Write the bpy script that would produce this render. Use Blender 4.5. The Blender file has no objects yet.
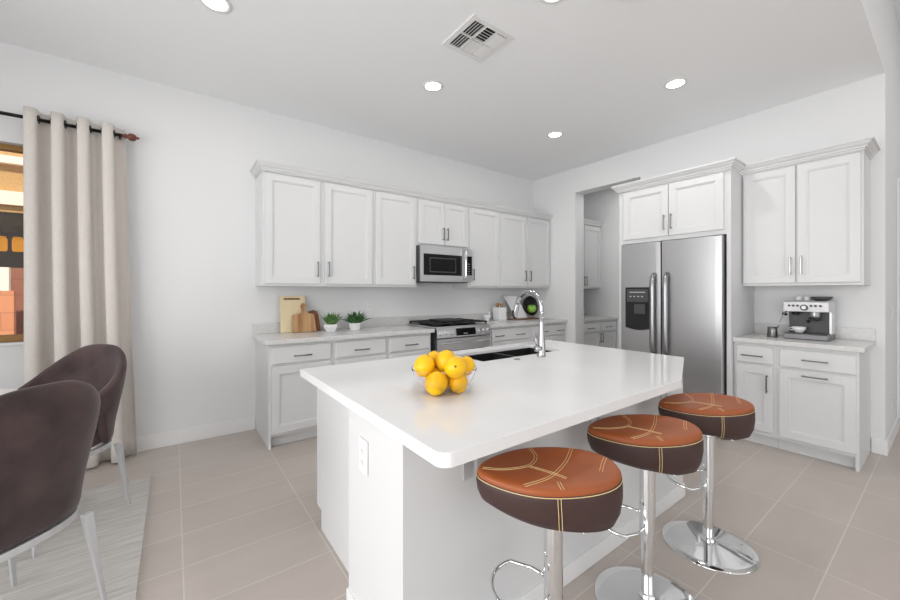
import bpy, bmesh, math, random
from mathutils import Vector, Matrix
random.seed(7)
PI = math.pi
S = bpy.context.scene
COL = S.collection

# ------------------------------------------------------------------ camera, world, light, exposure
TH = 0.935
cam_d = bpy.data.cameras.new('camera'); cam = bpy.data.objects.new('camera', cam_d); COL.objects.link(cam)
cam.location = (-4.615, -4.01, 1.318)
cam.rotation_euler = (PI/2, 0, TH - PI/2)
cam_d.sensor_width = 36.0; cam_d.lens = 374.12/900*36; cam_d.shift_y = -8.13/900
cam_d.clip_start = 0.02
S.camera = cam
S.view_settings.view_transform = 'Standard'; S.view_settings.look = 'None'
S.view_settings.gamma = 1; S.view_settings.use_curve_mapping = False
S.view_settings.exposure = 0.06

W = bpy.data.worlds.new('world'); S.world = W; W.use_nodes = True
bg = W.node_tree.nodes['Background']; bg.inputs[0].default_value = (0.93, 0.96, 1.0, 1); bg.inputs[1].default_value = 0.85

def area(name, loc, rot, sx, sy, power, col=(1, 1, 1), shape='RECTANGLE', spread=PI):
    l = bpy.data.lights.new(name, 'AREA'); l.shape = shape; l.size = sx
    if shape == 'RECTANGLE': l.size_y = sy
    l.energy = power; l.color = col; l.spread = spread
    o = bpy.data.objects.new(name, l); COL.objects.link(o); o.location = loc; o.rotation_euler = rot
    return o
# unseen fill panels added as daylight at invented west and south openings
area('fill_light_west', (-7.52, -2.45, 1.35), (0, -PI/2, 0), 2.3, 2.2, 37, (1.0, 0.997, 0.99), spread=2.0)
area('fill_light_west_hall', (-7.52, -5.4, 1.35), (0, -PI/2, 0), 2.3, 2.8, 88, (1.0, 0.997, 0.99))
area('fill_light_south', (-3.0, -8.9, 1.6), (PI/2, 0, 0), 6.5, 2.6, 40, (1.0, 0.995, 0.985))
sl = bpy.data.lights.new('sun', 'SUN'); sl.energy = 4.0; sl.angle = math.radians(1.0); sl.color = (1, .96, .9)
so = bpy.data.objects.new('sun', sl); COL.objects.link(so); so.rotation_euler = (math.radians(42), 0, 0)
for hx_, hy_ in ((.9, -5.3), (-2.4, -5.8)): area('hall_fill_light', (hx_, hy_, 3.93), (0, 0, 0), .3, .3, 11, (1, .985, .96), 'DISK')  # unseen fill discs added to brighten the wall end and header
DOWN = 4.8   # each recessed lamp, watts

# ------------------------------------------------------------------ materials
def lin(r, g, b):
    f = lambda v: (v/255/12.92) if v/255 <= 0.04045 else ((v/255+0.055)/1.055)**2.4
    return (f(r), f(g), f(b), 1)
def mat(name, col, rough=0.5, metal=0.0, spec=0.5, noise=0.0, nscale=8.0, bump=0.0, bscale=60.0, trans=0.0, ior=1.45, emit=None, estr=0, sheen=0.0, coat=0.0, stretch=None, col2=None):
    m = bpy.data.materials.new(name); m.use_nodes = True
    nt = m.node_tree; b = nt.nodes['Principled BSDF']
    b.inputs['Base Color'].default_value = col
    b.inputs['Roughness'].default_value = rough; b.inputs['Metallic'].default_value = metal
    b.inputs['Specular IOR Level'].default_value = spec; b.inputs['IOR'].default_value = ior
    b.inputs['Transmission Weight'].default_value = trans
    b.inputs['Sheen Weight'].default_value = sheen
    b.inputs['Coat Weight'].default_value = coat
    if emit: b.inputs['Emission Color'].default_value = emit; b.inputs['Emission Strength'].default_value = estr
    tc = nt.nodes.new('ShaderNodeTexCoord'); mp = nt.nodes.new('ShaderNodeMapping')
    nt.links.new(tc.outputs['Object'], mp.inputs[0])
    if stretch: mp.inputs['Scale'].default_value = stretch
    if noise > 0 or col2:
        n = nt.nodes.new('ShaderNodeTexNoise'); n.inputs['Scale'].default_value = nscale; n.inputs['Detail'].default_value = 5
        r = nt.nodes.new('ShaderNodeValToRGB'); r.color_ramp.elements[0].position = 0.35; r.color_ramp.elements[1].position = 0.68
        c2 = col2 or tuple(c*(1-noise) for c in col[:3])+(1,)
        r.color_ramp.elements[0].color = c2; r.color_ramp.elements[1].color = col
        nt.links.new(mp.outputs[0], n.inputs['Vector']); nt.links.new(n.outputs['Fac'], r.inputs[0]); nt.links.new(r.outputs[0], b.inputs['Base Color'])
    if bump > 0:
        n2 = nt.nodes.new('ShaderNodeTexNoise'); n2.inputs['Scale'].default_value = bscale; n2.inputs['Detail'].default_value = 3
        bp = nt.nodes.new('ShaderNodeBump'); bp.inputs['Strength'].default_value = bump; bp.inputs['Distance'].default_value = 0.002
        nt.links.new(mp.outputs[0], n2.inputs['Vector']); nt.links.new(n2.outputs['Fac'], bp.inputs['Height']); nt.links.new(bp.outputs[0], b.inputs['Normal'])
    return m

M = {}
M['wall'] = mat('wall_paint', (0.77, 0.775, 0.78, 1), 0.75, bump=0.08, bscale=180)
M['ceil'] = mat('ceiling_paint', (0.90, 0.91, 0.92, 1), 0.85, bump=0.1, bscale=150)
M['trim'] = mat('trim_paint', (0.80, 0.80, 0.80, 1), 0.4)
M['cab'] = mat('cabinet_paint', (0.69, 0.695, 0.70, 1), 0.38, bump=0.01)
M['gap'] = mat('cabinet_shadow_gap', (0.25, 0.25, 0.25, 1), 0.8)
M['quartz'] = mat('white_quartz', (0.86, 0.86, 0.865, 1), 0.09, spec=0.5, noise=0.05, nscale=3)
M['counter'] = mat('grey_speckled_quartz', (0.68, 0.675, 0.67, 1), 0.22, noise=0.09, nscale=40)
M['nickel'] = mat('dark_nickel', (0.22, 0.22, 0.22, 1), 0.3, 1.0)
M['nickel_l'] = mat('satin_nickel', (0.34, 0.34, 0.34, 1), 0.28, 1.0)
M['steel'] = mat('brushed_steel', (0.52, 0.52, 0.53, 1), 0.36, 1.0, noise=0.08, nscale=30, stretch=(1, 1, 60))
M['steel_h'] = mat('brushed_steel_horizontal', (0.74, 0.74, 0.75, 1), 0.30, 1.0, noise=0.08, nscale=30, stretch=(1, 60, 60))
M['chrome'] = mat('chrome', (0.80, 0.81, 0.82, 1), 0.07, 1.0)
M['faucet'] = mat('polished_nickel', (0.50, 0.50, 0.51, 1), 0.16, 1.0)
M['handle'] = mat('grey_metal_handle', (0.36, 0.36, 0.37, 1), 0.3, 1.0)
M['mid'] = mat('mid_grey_metal', (0.20, 0.20, 0.205, 1), 0.4, 0.6)
M['silver'] = mat('satin_silver', (0.72, 0.72, 0.73, 1), 0.4, 0.6)
M['black'] = mat('black_plastic', (0.012, 0.012, 0.013, 1), 0.35)
M['glassblk'] = mat('black_glass', (0.005, 0.005, 0.006, 1), 0.08, spec=0.25)
M['dkgrey'] = mat('dark_grey_plastic', (0.07, 0.07, 0.075, 1), 0.4)
M['iron'] = mat('cast_iron', (0.02, 0.02, 0.02, 1), 0.6, bump=0.3)
M['sink'] = mat('black_granite_composite', (0.012, 0.012, 0.013, 1), 0.45)
M['white'] = mat('white_ceramic', (0.80, 0.80, 0.81, 1), 0.2)
M['plate'] = mat('white_plastic', (0.80, 0.80, 0.80, 1), 0.35)
M['slot'] = mat('outlet_slot', (0.12, 0.12, 0.12, 1), 0.5)
M['glass'] = mat('clear_glass', (1, 1, 1, 1), 0.0, trans=1.0, ior=1.45)
M['glassb'] = mat('thin_bowl_glass', (0.96, 0.94, 0.97, 1), 0.0, trans=1.0, ior=1.12, spec=.8)
M['orange'] = mat('orange_peel', lin(252, 196, 10), 0.38, noise=0.12, nscale=9, bump=0.35, bscale=260)
M['navel'] = mat('fruit_navel', lin(120, 80, 20), 0.7)
M['tan'] = mat('tan_leather', lin(160, 84, 40), 0.42, noise=0.12, nscale=6, bump=0.06, bscale=140)
M['brownl'] = mat('dark_brown_leather', lin(66, 46, 43), 0.5, noise=0.12, nscale=20, bump=0.1, bscale=220)
M['thread'] = mat('cream_thread', lin(232, 205, 150), 0.7)
M['velvet'] = mat('brown_velvet', lin(80, 62, 62), 0.85, nscale=7, col2=lin(56, 43, 44), bump=0.15, bscale=90, sheen=0.2)
M['alu'] = mat('brushed_aluminium', (0.66, 0.67, 0.69, 1), 0.42, 0.7)
M['curtain'] = mat('linen_curtain', lin(218, 212, 206), 0.9, noise=0.05, nscale=60, bump=0.2, bscale=300, sheen=0.1)
M['rod'] = mat('dark_bronze', (0.03, 0.028, 0.027, 1), 0.35, 0.8)
M['finial'] = mat('antique_copper', lin(120, 75, 62), 0.35, 0.6)
M['boardp'] = mat('pale_maple', lin(240, 222, 182), 0.5, noise=0.12, nscale=6, stretch=(1, 1, .2))
M['boardm'] = mat('acacia_wood', lin(196, 156, 112), 0.5, nscale=9, col2=lin(150, 108, 68), stretch=(3, 3, .25))
M['boardd'] = mat('walnut_wood', lin(140, 92, 60), 0.5, nscale=9, col2=lin(96, 58, 36), stretch=(3, 3, .3))
M['leaf'] = mat('green_leaf', lin(122, 160, 92), 0.5, nscale=20, col2=lin(66, 108, 54))
M['leafd'] = mat('dark_green_leaf', lin(92, 138, 82), 0.5, nscale=20, col2=lin(44, 86, 48))
M['soil'] = mat('soil', (0.03, 0.02, 0.015, 1), 0.95)
M['apple'] = mat('green_apple', lin(150, 205, 80), 0.3, noise=0.2, nscale=12)
M['lamp'] = mat('lamp_diffuser', (1, 1, 1, 1), 0.5, emit=(1, 0.99, 0.97, 1), estr=12)
M['wtable'] = mat('white_lacquer', (0.85, 0.85, 0.86, 1), 0.15)
M['winfrm'] = mat('tan_window_frame', lin(150, 112, 62), 0.5, 0.2)
M['stucco'] = mat('tan_stucco', lin(196, 156, 100), 0.9, noise=0.2, nscale=40, bump=0.6, bscale=60)
M['fascia'] = mat('cream_fascia', lin(246, 222, 200), 0.7)
M['lantern_glow'] = mat('yellow_lantern_glow', lin(246, 178, 60), 0.9, emit=lin(250, 170, 50), estr=.35)  # yellow patio lantern shades, slight glow put into the colour
M['darkroof'] = mat('grey_roof_underside', lin(96, 92, 88), 0.9)
M['creamblock'] = mat('cream_block', lin(240, 228, 210), 0.9)
M['ground'] = mat('outdoor_paving', lin(190, 175, 155), 0.9, noise=0.1)

def brick_mat(name, c1, c2, mortar, bw, rh, ms, offset, loc, rough, bump=0.3, squash=False, rot=None, streak=0.0):
    m = bpy.data.materials.new(name); m.use_nodes = True; nt = m.node_tree; b = nt.nodes['Principled BSDF']
    g = nt.nodes.new('ShaderNodeTexCoord'); mp = nt.nodes.new('ShaderNodeMapping'); mp.inputs['Location'].default_value = loc
    if rot: mp.inputs['Rotation'].default_value = rot
    br = nt.nodes.new('ShaderNodeTexBrick'); br.offset = offset; br.inputs['Scale'].default_value = 1
    br.inputs['Brick Width'].default_value = bw; br.inputs['Row Height'].default_value = rh; br.inputs['Mortar Size'].default_value = ms
    br.inputs['Mortar Smooth'].default_value = 0.1; br.inputs['Bias'].default_value = 0
    br.inputs['Color1'].default_value = c1; br.inputs['Color2'].default_value = c2; br.inputs['Mortar'].default_value = mortar
    nt.links.new(g.outputs['Object'], mp.inputs[0]); nt.links.new(mp.outputs[0], br.inputs['Vector'])
    out = br.outputs['Color']
    if streak:
        n = nt.nodes.new('ShaderNodeTexNoise'); n.inputs['Scale'].default_value = 2.2; n.inputs['Detail'].default_value = 6; n.inputs['Roughness'].default_value = 0.65
        mp2 = nt.nodes.new('ShaderNodeMapping'); mp2.inputs['Scale'].default_value = (1, 3.2, 1)
        r = nt.nodes.new('ShaderNodeMapRange'); r.inputs['To Min'].default_value = 1-streak; r.inputs['To Max'].default_value = 1+streak
        mx = nt.nodes.new('ShaderNodeVectorMath'); mx.operation = 'SCALE'
        nt.links.new(g.outputs['Object'], mp2.inputs[0]); nt.links.new(mp2.outputs[0], n.inputs['Vector']); nt.links.new(n.outputs['Fac'], r.inputs['Value'])
        nt.links.new(out, mx.inputs[0]); nt.links.new(r.outputs[0], mx.inputs['Scale']); out = mx.outputs[0]
    nt.links.new(out, b.inputs['Base Color'])
    b.inputs['Roughness'].default_value = rough
    bp = nt.nodes.new('ShaderNodeBump'); bp.inputs['Strength'].default_value = bump; bp.inputs['Distance'].default_value = 0.002; bp.invert = True
    nt.links.new(br.outputs['Fac'], bp.inputs['Height']); nt.links.new(bp.outputs[0], b.inputs['Normal'])
    return m
M['tile'] = brick_mat('beige_floor_tile', lin(190, 180, 173), lin(185, 175, 168), lin(206, 199, 191), 0.606, 0.305, 0.003, 0, (4.58+0.606*6, 3.645+0.305*20, 0), 0.32, 0.4, streak=0.10)
M['brick'] = brick_mat('orange_block_wall', lin(212, 142, 100), lin(204, 134, 94), lin(184, 120, 88), 0.4, 0.2, 0.006, 0.5, (0, 0, 0), 0.9, rot=(PI/2, 0, 0))
M['brickd'] = brick_mat('brown_block_wall', lin(150, 96, 74), lin(142, 90, 70), lin(120, 78, 62), 0.4, 0.2, 0.006, 0.5, (0, 0, 0), 0.9, rot=(PI/2, 0, 0))

def rug_mat():
    m = bpy.data.materials.new('streaked_grey_rug'); m.use_nodes = True; nt = m.node_tree; b = nt.nodes['Principled BSDF']
    g = nt.nodes.new('ShaderNodeTexCoord'); mp = nt.nodes.new('ShaderNodeMapping'); mp.inputs['Scale'].default_value = (2.2, 30, 1)
    n = nt.nodes.new('ShaderNodeTexNoise'); n.inputs['Scale'].default_value = 1.6; n.inputs['Detail'].default_value = 8; n.inputs['Roughness'].default_value = 0.7
    r = nt.nodes.new('ShaderNodeValToRGB'); r.color_ramp.elements[0].position = 0.3; r.color_ramp.elements[1].position = 0.7
    r.color_ramp.elements[0].color = lin(168, 164, 159); r.color_ramp.elements[1].color = lin(206, 203, 199)
    nt.links.new(g.outputs['Object'], mp.inputs[0]); nt.links.new(mp.outputs[0], n.inputs['Vector']); nt.links.new(n.outputs['Fac'], r.inputs[0]); nt.links.new(r.outputs[0], b.inputs['Base Color'])
    b.inputs['Roughness'].default_value = 0.95
    return m
M['rug'] = rug_mat()

# ------------------------------------------------------------------ mesh helpers
def new(): return bmesh.new()
def bx(bm, x0, x1, y0, y1, z0, z1):
    vs = [bm.verts.new(p) for p in ((x0,y0,z0),(x1,y0,z0),(x1,y1,z0),(x0,y1,z0),(x0,y0,z1),(x1,y0,z1),(x1,y1,z1),(x0,y1,z1))]
    for f in ((3,2,1,0),(4,5,6,7),(0,1,5,4),(1,2,6,5),(2,3,7,6),(3,0,4,7)): bm.faces.new([vs[i] for i in f])
    return bm
def prism(bm, outer, z0, z1, holes=()):
    edges_t, edges_b = [], []
    for loop in [outer]+list(holes):
        b = [bm.verts.new((p[0], p[1], z0)) for p in loop]; t = [bm.verts.new((p[0], p[1], z1)) for p in loop]
        n = len(loop)
        for i in range(n):
            j = (i+1) % n
            bm.faces.new((b[i], b[j], t[j], t[i]))
        for i in range(n):
            j = (i+1) % n
            edges_t.append(bm.edges.get((t[i], t[j]))); edges_b.append(bm.edges.get((b[i], b[j])))
    bmesh.ops.triangle_fill(bm, use_beauty=True, edges=edges_t); bmesh.ops.triangle_fill(bm, use_beauty=True, edges=edges_b)
    bmesh.ops.recalc_face_normals(bm, faces=bm.faces)
    return bm
def tube(bm, pts, r, n=10, closed=False, caps=True):
    pts = [Vector(p) for p in pts]; N = len(pts); rings = []
    rr = r if isinstance(r, (list, tuple)) else [r]*N
    up = None
    for i, p in enumerate(pts):
        a = pts[(i-1) % N] if (closed or i > 0) else p
        b = pts[(i+1) % N] if (closed or i < N-1) else p
        t = (b-a).normalized()
        if up is None:
            up = Vector((0,0,1)) if abs(t.z) < 0.9 else Vector((1,0,0))
        s = t.cross(up).normalized(); up2 = s.cross(t).normalized(); up = up2
        rings.append([bm.verts.new(p + (s*math.cos(2*PI*k/n) + up2*math.sin(2*PI*k/n))*rr[i]) for k in range(n)])
    for i in range(N if closed else N-1):
        A, B = rings[i], rings[(i+1) % N]
        for k in range(n): bm.faces.new((A[k], A[(k+1)%n], B[(k+1)%n], B[k]))
    if caps and not closed:
        bm.faces.new(rings[0][::-1]); bm.faces.new(rings[-1])
    return bm
def lathe(bm, prof, c=(0,0,0), n=32, close=False, sx=1, sy=1):
    rings = []
    for (r, z) in prof:
        if r < 1e-6: rings.append([bm.verts.new((c[0], c[1], c[2]+z))])
        else: rings.append([bm.verts.new((c[0]+sx*r*math.cos(2*PI*k/n), c[1]+sy*r*math.sin(2*PI*k/n), c[2]+z)) for k in range(n)])
    m = len(rings)
    for i in range(m if close else m-1):
        A, B = rings[i], rings[(i+1) % m]
        for k in range(n):
            k2 = (k+1) % n
            if len(A) == 1 and len(B) == 1: continue
            if len(A) == 1: bm.faces.new((A[0], B[k2], B[k]))
            elif len(B) == 1: bm.faces.new((A[k], A[k2], B[0]))
            else: bm.faces.new((A[k], A[k2], B[k2], B[k]))
    bmesh.ops.recalc_face_normals(bm, faces=bm.faces)
    return bm
def bar(bm, a, b, w0, w1=None, d0=None, d1=None):
    """tapered square bar from a to b"""
    w1 = w1 or w0; d0 = d0 or w0; d1 = d1 or w1
    a, b = Vector(a), Vector(b)
    lo = [bm.verts.new(a+Vector((sx*w0/2, sy*d0/2, 0))) for sx, sy in ((-1,-1),(1,-1),(1,1),(-1,1))]
    hi = [bm.verts.new(b+Vector((sx*w1/2, sy*d1/2, 0))) for sx, sy in ((-1,-1),(1,-1),(1,1),(-1,1))]
    for k in range(4): bm.faces.new((lo[k], lo[(k+1)%4], hi[(k+1)%4], hi[k]))
    bm.faces.new(lo[::-1]); bm.faces.new(hi)
    bmesh.ops.recalc_face_normals(bm, faces=bm.faces)
    return bm

ROT = {'A': 0.0, 'B': -PI/2}
class Thing:
    """frame 'A': x along the back wall, front faces -y. frame 'B': local x = -world y, front faces -x."""
    def __init__(s, name, label, cat, base=(0,0,0), frame='A', group=None, rotz=None, kind=None):
        s.base = Vector(base)
        o = bpy.data.objects.new(name, None); COL.objects.link(o); s.o = o; o.empty_display_size = 0.1
        rz = ROT[frame]
        o.location = Matrix.Rotation(rz, 3, 'Z') @ s.base
        o.rotation_euler = (0, 0, rz if rotz is None else rotz)
        o['label'] = label; o['category'] = cat
        if group: o['group'] = group
        if kind: o['kind'] = kind
    def part(s, name, bm, m, bev=0.0, smooth=False, parent=None, label=None, sub=0, seg=2):
        bmesh.ops.translate(bm, verts=bm.verts, vec=-s.base)
        ob = link(name, bm, m, bev, smooth, sub, seg); ob.parent = parent or s.o
        if label: ob['label'] = label
        return ob
def link(name, bm, m, bev=0.0, smooth=False, sub=0, seg=2):
    me = bpy.data.meshes.new(name); bm.to_mesh(me); bm.free(); me.materials.append(m)
    if smooth:
        for p in me.polygons: p.use_smooth = True
    ob = bpy.data.objects.new(name, me); COL.objects.link(ob)
    if bev:
        md = ob.modifiers.new('bevel', 'BEVEL'); md.width = bev; md.segments = seg; md.limit_method = 'ANGLE'; md.angle_limit = math.radians(40)
    if sub:
        md = ob.modifiers.new('sub', 'SUBSURF'); md.levels = sub; md.render_levels = sub
    return ob
def solo(name, bm, m, label, cat, origin=(0,0,0), group=None, **k):
    bmesh.ops.translate(bm, verts=bm.verts, vec=-Vector(origin))
    o = link(name, bm, m, **k); o.location = origin; o['label'] = label; o['category'] = cat
    if group: o['group'] = group
    return o
def struct(name, bm, m, label=None, bev=0, parent=None, **k):
    o = link(name, bm, m, bev, **k)
    if parent: o.parent = parent
    else: o['kind'] = 'structure'; o['label'] = label; o['category'] = name.split('_')[0]
    return o
def copy_tree(o, parent=None):
    c = o.copy(); COL.objects.link(c); c.parent = parent
    for ch in [x for x in o.children]: copy_tree(ch, c)
    return c

# ------------------------------------------------------------------ room shell
H = 3.084; HI = 3.95; YE = -3.667
b = new(); bx(b, -7.6, 5.0, -9.1, 0.2, -0.1, 0); struct('floor', b, M['tile'], 'beige rectangular tile floor of the kitchen')
# back wall with the dining window
WX0, WX1, WZ0, WZ1 = -7.1, -5.30, 0.955, 2.385
b = new()
bx(b, -7.6, WX0, 0, .2, 0, H); bx(b, WX1, 0.2, 0, .2, 0, H); bx(b, WX0, WX1, 0, .2, 0, WZ0); bx(b, WX0, WX1, 0, .2, WZ1, H)
struct('wall_back', b, M['wall'], 'white painted wall behind the range')
# right wall with pantry opening
b = new()
bx(b, 0, .2, -.773, 0, 0, H); bx(b, 0, .2, -1.70, -.773, 2.736, H); bx(b, 0, .2, YE, -1.70, 0, H-.0002)
struct('wall_right', b, M['wall'], 'white wall behind the refrigerator with the pantry opening')
b = new(); bx(b, .2, 4.9, YE, YE+.15, 0, HI); struct('wall_hall', b, M['wall'], 'white wall face returning at the right edge')
b = new(); bx(b, -7.6, .2, YE, YE-.0008+.15, H+.0102, HI); struct('wall_header', b, M['wall'], 'white wall above the lowered kitchen ceiling')
b = new(); bx(b, -7.6, .199, YE+.0005, .2, H, H+.01); bx(b, .1995, 1.4, -2.3, .2, H, H+.05)
struct('ceiling', b, M['ceil'], 'flat light grey kitchen ceiling')
b = new(); bx(b, -7.6, 5.0, -9.1, YE+.15, HI, HI+.1); struct('ceiling_hall', b, M['ceil'], 'higher ceiling beyond the kitchen')
# west and south walls out of view, openings added to let light in
b = new()
bx(b, -7.6, -7.45, -1.3, 0, 0, H); bx(b, -7.6, -7.45, -3.6, -1.3, 2.6, H); bx(b, -7.6, -7.45, -4.0, -3.6, 0, H); bx(b, -7.6, -7.45, -9.1, -6.9, 0, HI); bx(b, -7.6, -7.45, -6.9, -4.0, 2.6, HI)
struct('wall_left', b, M['wall'], 'white wall at the dining end')
b = new()
bx(b, -7.45, 5.0, -9.1, -8.95, 0, .25); bx(b, -7.45, 5.0, -9.1, -8.95, 2.95, HI)
bx(b, -7.45, -6.3, -9.1, -8.95, .25, 2.95); bx(b, .3, 5.0, -9.1, -8.95, .25, 2.95); bx(b, -3.1, -2.9, -9.1, -8.95, .25, 2.95)
struct('wall_front', b, M['wall'], 'white wall opposite the kitchen with wide openings added to let light in')
b = new(); bx(b, 4.9, 5.0, -9.1, YE, 0, HI); struct('wall_hall_end', b, M['wall'], 'white wall at the far end of the hall')
# pantry shell
b = new(); bx(b, .2, 1.3, -.12, .0, 0, H); bx(b, 1.17, 1.3, -2.2, -.12, 0, H); bx(b, .2, 1.17, -2.2, -2.05, 0, H)
struct('wall_pantry', b, M['wall'], 'white walls inside the pantry passage')
# baseboards
def base_prof(bm, x0, x1, y0, y1): bx(bm, x0, x1, y0, y1, 0, .125)
b = new(); base_prof(b, -7.45, -3.984, -.014, 0); struct('baseboard_back', b, M['trim'], 'white baseboard along the back wall', bev=.004)
b = new(); base_prof(b, -.014, 0, YE-.014, -3.592); base_prof(b, 0, 4.9, YE-.014, YE); struct('baseboard_right', b, M['trim'], 'white baseboard around the right wall end', bev=.004)
b = new(); bx(b, .95, 1.04, YE-.018, YE-.001, .126, 2.4); struct('trim_hall', b, M['trim'], 'white door casing on the hall wall')

# dining window
t = Thing('window_1', 'tan framed window behind the cream curtain', 'window', ((WX0+WX1)/2, .1, WZ0), kind='structure')
b = new()
bx(b, WX0, WX1, .06, .13, WZ0, WZ0+.05); bx(b, WX0, WX1, .06, .13, WZ1-.04, WZ1); bx(b, WX0, WX0+.05, .06, .13, WZ0+.05, WZ1-.04); bx(b, WX1-.05, WX1, .06, .13, WZ0+.05, WZ1-.04)
bx(b, -6.23, -6.17, .06, .13, WZ0+.05, WZ1-.04)
t.part('window_frame', b, M['winfrm'], bev=.004)
b = new(); bx(b, WX0+.05, WX1-.05, .092, .098, WZ0+.05, WZ1-.04); t.part('window_pane', b, M['glass'])
b = new(); bx(b, WX0-.0, WX1, -.02, .06, WZ0-.02, WZ0-.0005)
t.part('window_sill', b, M['trim'], bev=.003)

# ------------------------------------------------------------------ outside the window
b = new(); bx(b, -20, 2, .2, 14, -.3, -.12); struct('ground', b, M['ground'], 'pale paving outside the window')
t = Thing('patio_house', 'neighbouring tan stucco patio building seen through the window', 'building', (-8.5, 4.0, -.12))
b = new(); bx(b, -13, -3.5, 4.4, 4.6, 2.55, 5.2); t.part('stucco_wall', b, M['stucco'])
b = new(); bx(b, -13, -3.5, 4.30, 4.399, 3.22, 3.33); t.part('fascia', b, M['fascia'])
b = new(); bx(b, -13, -3.5, 4.25, 4.399, 2.60, 2.80); t.part('fascia', b, M['fascia'])
b = new(); bx(b, -13, -3.5, 4.32, 4.399, 2.50, 2.599); t.part('beam', b, M['stucco'])
b = new(); bx(b, -13, -3.5, 6.8, 7.0, -.12, 2.6); t.part('wall', b, M['darkroof'])
b = new(); bx(b, -13, -3.5, 4.4, 6.8, 2.45, 2.54); t.part('patio_ceiling', b, M['darkroof'])
for x, lab in ((-6.99, 'yellow hanging lantern under the patio roof, left of the row'), (-6.80, 'yellow hanging lantern under the patio roof, middle of the row'), (-6.62, 'yellow hanging lantern under the patio roof, partly behind the curtain')):
    t = Thing('patio_lantern', lab, 'lantern', (x, 5.7, 2.02), group='yellow lanterns on the patio')
    b = new(); lathe(b, [(0, 2.02), (.062, 2.02), (.070, 2.06), (.070, 2.22), (.05, 2.27), (0, 2.27)], (x, 5.7, 0), 16); t.part('shade', b, M['lantern_glow'])
    b = new(); tube(b, [(x, 5.7, 2.271), (x, 5.7, 2.45)], .006, 6); t.part('cord', b, M['dkgrey'])
b = new(); bx(b, -9.5, -5.0, 3.0, 3.15, -.12, 1.62); solo('garden_wall', b, M['brickd'], 'brown block garden wall beyond the window', 'wall', (-7.25, 3.07, -.12))
b = new(); bx(b, -9.5, -6.10, 2.45, 2.53, -.12, 1.33); solo('block_planter', b, M['brick'], 'orange block planter wall in front of the garden wall', 'planter', (-8, 2.49, -.12))
b = new(); bx(b, -9.5, -6.14, 2.455, 2.525, 1.33, 1.60); solo('cream_ledge', b, M['creamblock'], 'cream block standing on the orange planter wall', 'block', (-8, 2.49, 1.33))

# ------------------------------------------------------------------ cabinets
def shaker(x0, x1, z0, z1, yf, st=.060, t=.02, rec=.013):
    """door slab whose front is at y = yf"""
    bm = new(); yb = yf+t
    def ring(dx, y): return [bm.verts.new(p) for p in ((x0+dx, y, z0+dx), (x1-dx, y, z0+dx), (x1-dx, y, z1-dx), (x0+dx, y, z1-dx))]
    R = [ring(0, yb), ring(0, yf+.003), ring(.003, yf), ring(st, yf), ring(st+.001, yf+.005), ring(st+.010, yf+.006), ring(st+.011, yf+rec)]
    bm.faces.new(R[0])
    for a, c in zip(R, R[1:]):
        for k in range(4): bm.faces.new((a[k], a[(k+1)%4], c[(k+1)%4], c[k]))
    bm.faces.new(R[-1]); bmesh.ops.recalc_face_normals(bm, faces=bm.faces)
    return bm
def slab(x0, x1, z0, z1, yf, t=.02):
    bm = new()
    def ring(dx, y): return [bm.verts.new(p) for p in ((x0+dx, y, z0+dx), (x1-dx, y, z0+dx), (x1-dx, y, z1-dx), (x0+dx, y, z1-dx))]
    R = [ring(0, yf+t), ring(0, yf+.006), ring(.008, yf)]
    bm.faces.new(R[0])
    for a, c in zip(R, R[1:]):
        for k in range(4): bm.faces.new((a[k], a[(k+1)%4], c[(k+1)%4], c[k]))
    bm.faces.new(R[-1]); bmesh.ops.recalc_face_normals(bm, faces=bm.faces)
    return bm
def pull(cx_, cz_, yf, vertical=True, L=.15):
    bm = new(); h = L/2; s = h-.012; w = .005
    if vertical:
        bx(bm, cx_-w, cx_+w, yf-.034, yf-.024, cz_-h, cz_+h)
        for k in (-1, 1): bx(bm, cx_-w, cx_+w, yf-.026, yf, cz_+k*s-w, cz_+k*s+w)
    else:
        bx(bm, cx_-h, cx_+h, yf-.034, yf-.024, cz_-w, cz_+w)
        for k in (-1, 1): bx(bm, cx_+k*s-w, cx_+k*s+w, yf-.026, yf, cz_-w, cz_+w)
    return bm
def cabinet(label, x0, x1, z0, z1, depth, fronts, frame='A', y0=0.0, toe=False, group=None, hm='nickel', fin=None, name='wall_cabinet', base_l=False, base_r=False):
    """fronts: list of (kind, x0, x1, z0, z1, [(hx, hz, vertical)])"""
    t = Thing(name, label, 'cabinet', ((x0+x1)/2, y0, z0), frame, group)
    yf = y0-depth
    b = new()
    g = .0006
    if toe:
        bx(b, x0+g, x1-g, yf, y0-.001, .10, z1); bx(b, x0+g, x1-g, yf+.06, y0-.001, 0.0005, .1)
        if base_l: bx(b, x0+g, x0+.02, yf, yf+.06, 0.0005, .1)
        if base_r: bx(b, x1-.02, x1-g, yf, yf+.06, 0.0005, .1)
    else:
        bx(b, x0+g, x1-g, yf, y0-.001, z0, z1)
    t.part('body', b, M['cab'])
    for f in fronts:
        kind, a, c, d, e, hs = f
        if kind == 'door': p = t.part('door', shaker(a, c, d, e, yf-.0205), M['cab'])
        else: p = t.part('drawer', slab(a, c, d, e, yf-.0205), M['cab'])
        for (hx, hz, v) in hs:
            bm = pull(hx, hz, yf-.0205, v); h = t.part('handle', bm, M[hm], bev=.0015, parent=None); h.parent = p
    return t
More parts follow.
